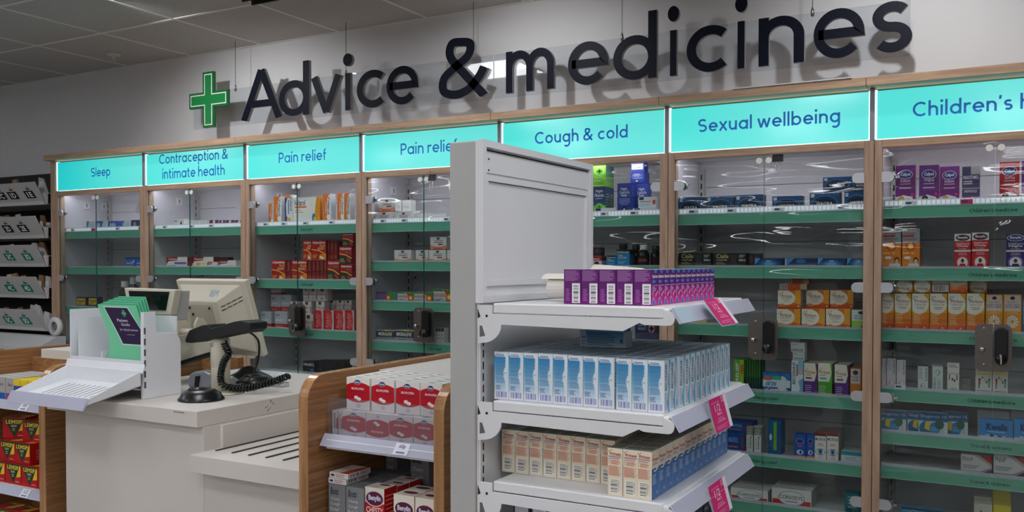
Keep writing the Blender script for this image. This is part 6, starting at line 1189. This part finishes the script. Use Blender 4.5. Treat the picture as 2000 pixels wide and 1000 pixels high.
# keyboard unit behind the holder
Y = 2.62; pts = [at(u, v, 1, Y) for u, v in ((312, 662), (366, 652), (410, 668), (408, 688), (318, 716))]
o = thing('till_keyboard', 'beige till keyboard unit tilted on a black base behind the leaflet holder', 'keyboard', (pts[0].x, Y, DSZ))
f = MB(); f.prism([(p.x, p.z) for p in pts][::-1], 1, Y, Y+.05, BEIGE); f.build('keyboard_case', o, .003)
q = [at(u, v, 1, Y) for u, v in ((318, 717), (408, 689), (407, 694), (318, 724))]
f = MB(); f.prism([(p.x, p.z) for p in q][::-1], 1, Y+.003, Y+.05, BLACKM); f.build('keyboard_base', o)
f = MB(); x = q[0].x; f.box(x+.002, x+.05, Y+.005, Y+.045, DSZ+.001, q[0].z-.004, BLACKM); f.build('keyboard_foot', o)
# customer display on a pole
Y = 2.45
t = thing('customer_display', 'beige customer price display with black screen on a pole', 'display', (-3.1, Y, DSZ))
q = [at(u, v, 1, Y) for u, v in ((252, 614), (332, 616), (342, 566), (242, 562))]
f = MB(); f.prism([(p.x, p.z) for p in q], 1, Y, Y+.035, BEIGE); f.build('housing', t, .004)
q2 = [at(u, v, 1, Y-.001) for u, v in ((258, 604), (324, 606), (331, 570), (252, 568))]
f = MB(); f.prism([(p.x, p.z) for p in q2], 1, Y-.0035, Y-.0005, mat('black_screen', (10, 11, 12), .12))
for polys, c in T('NEXT PLEASE', .3, .5, .86, .78, (20, 44, 38), 0, 0):
    for g in polys: f.face([(q2[0].x+(q2[1].x-q2[0].x)*a, Y-.0042, q2[0].z+(q2[2].z-q2[0].z)*b_) for a, b_ in g], PRINT, C(*c))
f.build('screen', t)
q3 = [at(u, v, 1, Y+.04) for u, v in ((300, 626), (347, 626), (352, 568), (325, 568))]
f = MB(); f.prism([(p.x, p.z) for p in q3], 1, Y+.036, Y+.09, GREYM); f.build('rear_box', t, .003)
px = at(306, 640, 1, Y+.06).x; MB().lathe([(.001, .0), (.05, .001), (.05, .01), (.016, .014), (.016, .29), (.001, .29)], (px, Y+.06, DSZ+.001), mat('dark_pole', (60, 58, 56), .4), 16).build('pole', t)
q = [at(u, v, 1, Y-.01) for u, v in ((306, 656), (337, 654), (337, 624), (307, 625))]
f = MB(); f.face([tuple(p) for p in q], PRINT, C(136, 172, 170)); f.face([(p.x, p.y+.001, p.z) for p in q][::-1], PRINT, C(136, 172, 170)); o = f.build('hanging_note_card'); tag(o, 'pale teal note card hanging under the customer display', 'note card')
# card reader on a beige pole
Y = 2.487
t = thing('card_reader', 'black card reader on a beige pole with coiled cord', 'card reader', (-2.69, Y, DSZ))
x0 = -2.689
MB().lathe([(.001, .0008), (.085, .0009), (.085, .006), (.06, .012), (.001, .012)], (x0, Y, DSZ), BEIGE, 28).build('base_plate', t)
f = MB(); f.lathe([(.001, .012), (.036, .012), (.036, .1), (.0355, .102), (.0365, .104), (.0375, .18), (.036, .205), (.026, .222), (.001, .225)], (x0, Y, DSZ), BEIGE, 24); f.build('pole', t)
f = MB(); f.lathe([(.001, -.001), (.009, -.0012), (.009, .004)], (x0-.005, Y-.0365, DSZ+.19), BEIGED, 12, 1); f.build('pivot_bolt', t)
Y1 = Y-.05
pp = [at(u, v, 1, Y1) for u, v in ((361, 667), (362, 661), (369, 645), (395, 635), (406, 634), (411, 642), (457, 628), (470, 626), (488, 631), (488, 643), (479, 651), (468, 649), (457, 653), (374, 670), (363, 669))]
f = MB(); f.prism([(p.x, p.z) for p in pp][::-1], 1, Y1, Y1+.09, BLACKM); f.build('terminal', t, .004)
f = MB(); cu = [at(u, v, 1, Y-.045) for u, v in ((437, 668), (441, 678), (447, 690), (438, 705), (433, 722), (431, 740), (436, 756), (452, 763), (470, 759), (488, 752), (505, 743))]
cp = crom([(p.x, p.z) for p in cu], 10); path = []
yy = lambda i: Y-.045+.17*max(0, (i/len(cp)-.55))/.45
tot = [0]
for i in range(1, len(cp)): tot.append(tot[-1]+math.dist(cp[i], cp[i-1]))
N = 420
import bisect
for k in range(N):
    s_ = tot[-1]*k/(N-1); i = min(len(cp)-2, max(0, bisect.bisect(tot, s_)-1)); u = (s_-tot[i])/max(1e-6, tot[i+1]-tot[i]); X = cp[i][0]+(cp[i+1][0]-cp[i][0])*u; Z = cp[i][1]+(cp[i+1][1]-cp[i][1])*u
    tx, tz = cp[i+1][0]-cp[i][0], cp[i+1][1]-cp[i][1]; l = math.hypot(tx, tz) or 1; tx, tz = tx/l, tz/l; a = 2*pi*k/10
    path.append((X-tz*.0105*math.cos(a), yy(i)+.0105*math.sin(a), max(DSZ+.006, Z+tx*.0105*math.cos(a))))
f.tube(path, .0042, BLACK, 5); f.build('coiled_cord', t)
cu = [at(u, v, 0, -2.56+.0) for u, v in ((486, 648), (500, 656), (511, 668), (515, 690), (513, 715), (507, 735), (500, 747))]
f = MB(); q = crom([(p.y, p.z) for p in cu], 6); f.tube([(-2.56-.05*i/len(q), a, max(DSZ+.004, b_)) for i, (a, b_) in enumerate(q)], .0045, BLACK, 7); f.build('cable', t)
def dome(u, v, r, lab):
    p = at(u, v, 2, DSZ); t = thing('puck', lab, 'desk puck', p)
    MB().lathe([(.001, .0008), (r, .0009), (r*1.01, .006), (r*.93, .012), (r*.86, .024), (r*.62, .037), (r*.3, .042), (.001, .043)], p, BLACK, 40).build('base_dome', t)
    f = MB(); f.lathe([(.001, .0425), (r*.42, .0405), (r*.45, .036), (r*.4, .033)], (p.x-.01, p.y-.005, p.z+.003), BLACK, 28); f.build('rest_dish', t)
dome(393, 781, .082, 'glossy black round puck at the front edge of the desk'); dome(500, 752, .085, 'glossy black round puck where the coiled cord ends on the desk')
# hand scanner lying on its side
t = thing('barcode_scanner', 'grey hand-held barcode scanner lying on the desk behind the pole', 'scanner', (-2.83, 2.53, DSZ))
Y = 2.53; SG = mat('scanner_grey', (150, 154, 162), .4)
pp = [at(u, v, 1, Y) for u, v in ((367, 757), (366, 745), (370, 730), (380, 725.5), (398, 726), (411, 732), (412, 752), (404, 760), (385, 763), (374, 763))]
f = MB(); f.prism([(p.x, max(DSZ+.001, p.z)) for p in pp][::-1], 1, Y, Y+.07, SG); f.build('scanner_head', t, .008)
q = [at(u, v, 1, Y-.001) for u, v in ((380, 756), (388, 757), (391, 734), (382, 735))]; f = MB(); f.prism([(p.x, p.z) for p in q], 1, Y-.003, Y+.0, BLACK); f.build('scan_window', t)
h0, h1 = at(412, 744, 1, Y+.04), at(470, 744, 1, Y+.06); f = MB(); f.tube([(h0.x-.02, Y+.04, DSZ+.035), (h1.x-.05, Y+.06, DSZ+.03), (h1.x-.02, Y+.06, DSZ+.028)], [.024, .022, .014], SG, 12); f.build('handle', t)
f = MB(); x, y = h1.x-.02, Y+.06; f.tube([(x, y, DSZ+.028), (x+.04, y, DSZ+.035), (x+.08, y+.005, DSZ+.026), (x+.075, y+.015, DSZ+.012), (x+.03, y+.035, DSZ+.008), (x-.06, y+.04, DSZ+.008)], .006, BLACK, 8); f.build('cable', t)
# small metal tape and a sheet of paper
p = at(545, 755, 2, DSZ); t = thing('metal_clip_dish', 'small square metal dish on the till desk near the oak panel', 'dish', p)
MB().box(p.x-.03, p.x+.03, p.y-.02, p.y+.03, DSZ+.001, DSZ+.016, CHROME).build('dish_body', t, .003); MB().box(p.x-.024, p.x+.024, p.y-.014, p.y+.024, DSZ+.0162, DSZ+.017, STEEL).build('dish_top', t)
p = at(520, 725, 2, DSZ); f = MB(); f.raw([(p.x-.14, p.y-.18, DSZ+.001), (p.x+.12, p.y-.20, DSZ+.001), (p.x+.2, p.y+.0, DSZ+.001), (p.x-.08, p.y+.01, DSZ+.001)], [(0, 1, 2, 3)], PRINT, C(226, 226, 228))
for k in range(7): f.raw([(p.x-.1+.012*k, p.y-.16+.022*k, DSZ+.0014), (p.x+.06+.012*k, p.y-.17+.022*k, DSZ+.0014), (p.x+.06+.012*k, p.y-.166+.022*k, DSZ+.0014), (p.x-.1+.012*k, p.y-.156+.022*k, DSZ+.0014)], [(0, 1, 2, 3)], PRINT, C(170, 172, 176))
o = f.build('paper_sheet'); tag(o, 'printed sheet of white paper lying flat at the back of the till desk', 'paper')
# oak counter front behind the desk
f = MB(); f.box(-3.95, -3.30, 3.16, 3.20, 0, 1.045, OAK); o = f.build('counter_panel', None, .002); tag(o, 'oak counter panel standing behind the till desk', 'counter panel')

# ------------------------------------------------------------------ prescription trays left of the cabinets
t = thing('tray_rack', 'open rack frame holding five white prescription trays left of the cabinets', 'rack', (-7.6, 4.8, 0))
MB().box(-8.5, -6.765, BACK-.01, BACK+.02, 0, 2.3, mat('rack_back', (52, 50, 48), .8)).build('back_panel', t)
for x in (-8.5, -6.79): MB().box(x, x+.022, 4.62, BACK-.011, 0, 2.2, mat('rack_side', (74, 72, 70), .7)).build('side_frame', t)
TZ = [1.9785, 1.7073, 1.4768, 1.2214, .9575]; TH = .172; TRAY = mat('tray_white', (206, 206, 204), .5); TRAYF = mat('tray_front_grey', (178, 178, 180), .45)
TL = [[('1C', 4), ('1D', 27), ('1E', 59.5)], [('2C', -12), ('2D', 16.5), ('2E', 46.5)], [('3C', 20), ('3D', 55)], [('4C', 22), ('4D', 54.5)], [('5C', 18), ('5D', 52)]]
BAGC = [(150, 116, 86), (168, 134, 100), (206, 204, 202), (222, 222, 224), (140, 106, 78), (196, 192, 188)]
rb = random.Random(11)
for i, z in enumerate(TZ):
    xe = -6.806
    t = thing('prescription_tray', 'white tray with %s labels, %s from the top of the rack' % (' and '.join(s for s, _ in TL[i][-2:]), ORD[i+1]), 'tray', (-7.5, 4.5, z), 'prescription trays in the rack')
    def fp(x, b_, e=0): return (x, 4.5-.094*b_-e*.88, z+TH*b_-e*.47)
    f = MB(); x0 = -8.4; f.raw([fp(x0, 0), fp(xe-.02, 0), fp(xe-.02, 1), fp(x0, 1), fp(x0, 0, -.008), fp(xe-.02, 0, -.008), fp(xe-.02, 1, -.008), fp(x0, 1, -.008)], [(3, 2, 1, 0)[::-1], (4, 5, 6, 7)[::-1], (0, 1, 5, 4), (1, 2, 6, 5), (2, 3, 7, 6), (3, 0, 4, 7)], TRAYF)
    f.raw([fp(x0, .0, .001), fp(xe-.02, .0, .001), fp(xe-.02, .16, .001), fp(x0, .16, .001)], [(0, 1, 2, 3)], TRAY)
    fr = f.build('front_panel', t)
    f = MB(); f.box(x0, xe, 4.505, 4.97, z, z+.008, TRAY); f.build('tray_floor', t)
    f = MB(); f.prism([(4.50, z), (4.95, z), (4.95, z+.1), (4.47, z+.09)], 0, xe-.012, xe, TRAY); f.box(xe, xe+.0008, 4.51, 4.545, z+.01, z+.085, BLACK); f.build('end_wall', t)
    for s, u in TL[i]:
        v = {0: 380, 1: 441, 2: 501, 3: 561, 4: 624}[i]; X = at(u, v, 1, 4.455).x; hw = .06; c = (18, 18, 20) if i < 2 else (10, 126, 92)
        f = MB(); f.face([fp(X-hw, .3, .0015), fp(X+hw, .3, .0015), fp(X+hw-.016, .64, .0015), fp(X-hw-.016, .64, .0015)], PRINT, C(*c))
        for polys, cc in T(s, .22, .16, .8, .84, (226, 228, 226), 0, .03):
            for q in polys: f.face([fp(X-hw+2*hw*a-.016*b_, .3+.34*b_, .0024) for a, b_ in q], PRINT, C(*cc))
        f.build('letter_label', t)
        f = MB(); f.face([fp(X-.026, .68, .0015), fp(X+.022, .68, .0015), fp(X+.022, .76, .0015), fp(X-.026, .76, .0015)], PRINT, C(92, 90, 88)); f.face([fp(X-.004, .76, .0016), fp(X+.002, .76, .0016), fp(X+.0, .86, .0016), fp(X-.006, .86, .0016)], PRINT, C(80, 78, 76)); f.build('label_clip', t)
    # paper bags standing in the tray
    n = 8
    for k in range(n):
        X = -7.62+.103*k; w = rb.uniform(.036, .044); h = rb.uniform(.12, .2 if i else .23); yb = 4.53+rb.uniform(0, .08); th = rb.uniform(.02, .05); yb = 4.515+th+rb.uniform(0, .08); sk = rb.uniform(-.005, .005); col = rb.choice(BAGC)
        if X+w+abs(sk) > -6.83: X = -6.83-w-abs(sk)
        f = MB(); vs = []
        m_ = 5
        for j in range(m_+1):
            b_ = j/m_; pinch = th*(1-.85*b_)
            for a, s_ in ((-w, -1), (w, -1), (w, 1), (-w, 1)): vs.append((X+a*(1+.06*math.sin(5*b_+k))+sk*b_, yb+s_*pinch-.03*b_+.006*math.sin(3*b_+a*40), z+.009+h*b_+(.012*math.sin(a*90+k) if j == m_ else 0)))
        fs = [(4*j+c_, 4*j+(c_+1) % 4, 4*j+4+(c_+1) % 4, 4*j+4+c_) for j in range(m_) for c_ in range(4)]+[(3, 2, 1, 0), (4*m_, 4*m_+1, 4*m_+2, 4*m_+3)]
        f.raw(vs, fs, PRINT, C(*col))
        if rb.random() < .5: f.raw([(X-w*.6+sk*.6, yb-th*.55-.022, z+h*.5), (X+w*.4+sk*.6, yb-th*.55-.022, z+h*.5), (X+w*.4+sk*.8, yb-th*.35-.03, z+h*.8), (X-w*.6+sk*.8, yb-th*.35-.03, z+h*.8)], [(0, 1, 2, 3)], PRINT, C(230, 230, 230))
        o = f.build('paper_bag'); tag(o, '%s paper bag, %s from the left in view, tray %s row of the rack' % ('white' if col[0] > 190 else 'brown', ORD[k+1], ORD[i+1]), 'paper bag', 'paper bags in the prescription trays')
# white label printer on the counter below the trays
t = thing('label_printer', 'pale flat label printer on the counter below the prescription trays', 'printer', (-6.9, 4.3, .78))
f = MB(); f.prism([(4.25, .775), (4.488, .775), (4.488, .93), (4.40, .93), (4.25, .86)], 0, -7.5, -6.56, mat('printer_grey', (190, 192, 192), .45)); f.build('printer_case', t, .004)
f = MB(); f.box(-7.2, -6.85, 4.247, 4.2495, .822, .826, SLOT); f.build('paper_slot', t)
f = MB(); f.box(-8.4, -6.5, 4.2, 4.492, .735, .7745, WHITE); o = f.build('back_counter', None, .002); tag(o, 'white staff counter carrying the label printer below the trays', 'counter'); 
f = MB(); f.box(-8.4, -6.5, 4.25, 4.49, 0, .7345, mat('counter_dark', (60, 58, 56), .7)); f.build('counter_base', o)
t = thing('tape_roll', 'roll of clear tape standing on the pale label printer', 'tape roll', (-6.62, 4.44, .931)); f = MB()
prof = [(.075, 0), (.075, .03), (.045, .03), (.045, 0), (.075, 0)]
f.lathe([(.045, 0), (.075, 0), (.075, .03), (.045, .03), (.045, 0)], (-6.63, 4.43, 1.0065), mat('tape_clear', (206, 208, 212), .2), 28, 1); f.mi = f.mi; f.f = f.f[:-2]; f.mi = f.mi[:-2]; f.col = f.col[:-2]; f.smooth = f.smooth[:-2]
f.build('tape_ring', t); f = MB(); f.lathe([(.036, .002), (.0445, .002), (.0445, .028), (.036, .028), (.036, .002)], (-6.63, 4.43, 1.0065), mat('tape_core', (170, 172, 178), .4), 24, 1); f.f = f.f[:-2]; f.mi = f.mi[:-2]; f.col = f.col[:-2]; f.smooth = f.smooth[:-2]; f.build('core_ring', t)

# ------------------------------------------------------------------ labels of the placed cartons
from collections import defaultdict
grp = defaultdict(list)
for rec in PLACED:
    if rec[2] is not None: grp[(rec[2][:2] if rec[2][0] != 'd' and rec[2][0] != 'l' else rec[2], rec[1], rec[3], rec[4])].append(rec)
for (where, desc, tier, rw), recs in grp.items():
    recs.sort(key=lambda q: q[0].location.x)
    for n, (o, _, wh, _, _) in enumerate(recs):
        if wh[0] == 'g':
            ci = wh[2]
            lab = '%s, %s column, %s row back, %s gondola shelf' % (desc, ORD[ci+1], ORD[rw+1], GSH[wh[1]])
            if wh[1] == 3: lab = '%s on the lowest gondola shelf, %s' % (desc, (ORD[rw+1]+' back along the edge') if ci == 1 else ORD[ci-1]+' along the near end')
            o['group'] = '%ss on the %s gondola shelf' % (desc, GSH[wh[1]])
        elif wh[0] == 'd':
            lay = {'low': 'lower layer', 'up': 'upper layer', 'bottom': 'bottom shelf'}[wh[2]]
            lab = '%s%s, %s from left, %s row, %s of oak stand' % ((tier+' ') if tier else '', desc, ORD[n+1], ORD[rw+1], lay) if not tier else '%s %s, %s from left, bottom shelf of oak stand' % (tier, desc, ORD[n+1])
            o['group'] = 'cartons on the oak display stand beside the desk'
        elif wh[0] == 'l':
            lay = wh[2] if wh[2] != 'top' else 'top shelf'
            lab = '%s, %s from left, %s%s, %s' % (desc, ORD[n+1], lay, (' %s row' % ORD[rw+1]) if wh[2] == 'top' else '', {'': 'far oak stand', 'a': 'upper pile', 'b': 'lower pile'}[wh[1]])
            o['group'] = 'cartons on the oak display stand left of the desk'
        else:
            cab = CAB[wh[0]]; sh = SHN[wh[1]]
            lab = (ORD[n+1]+' ' if len(recs) > 1 else '')+(tier+' ' if tier else '')+desc+(' from left' if len(recs) > 1 else '')
            if rw: lab += ', %s row back' % ORD[rw+1]
            lab += ', %s shelf, %s cabinet' % (sh, cab)
            o['group'] = 'cartons on the %s shelf of the %s cabinet' % (sh, cab)
        o['label'] = lab
        if not 4 <= len(lab.split()) <= 16: print('LABEL LENGTH', len(lab.split()), lab)

# ------------------------------------------------------------------ camera, world, view
cam = bpy.data.cameras.new('camera'); co = bpy.data.objects.new('camera', cam); COL.objects.link(co)
cam.sensor_width = 36; cam.sensor_fit = 'HORIZONTAL'; cam.lens = F/2000*36; cam.clip_start = .05; cam.clip_end = 60
cam.shift_y = (PV-500)/2000
co.matrix_world = Matrix(((RT[0], UP[0], -FW[0], 0), (RT[1], UP[1], -FW[1], 0), (RT[2], UP[2], -FW[2], EYE), (0, 0, 0, 1)))
SC.camera = co
w = bpy.data.worlds.new('world'); SC.world = w; w.use_nodes = True
w.node_tree.nodes['Background'].inputs['Color'].default_value = (.6, .65, .7, 1); w.node_tree.nodes['Background'].inputs['Strength'].default_value = .2
SC.view_settings.view_transform = 'Standard'; SC.view_settings.look = 'None'; SC.view_settings.exposure = 0.0; SC.view_settings.gamma = 1.0
SC.cycles.use_denoising = True; SC.cycles.max_bounces = 8; SC.cycles.transparent_max_bounces = 16; SC.cycles.sample_clamp_indirect = 6.0
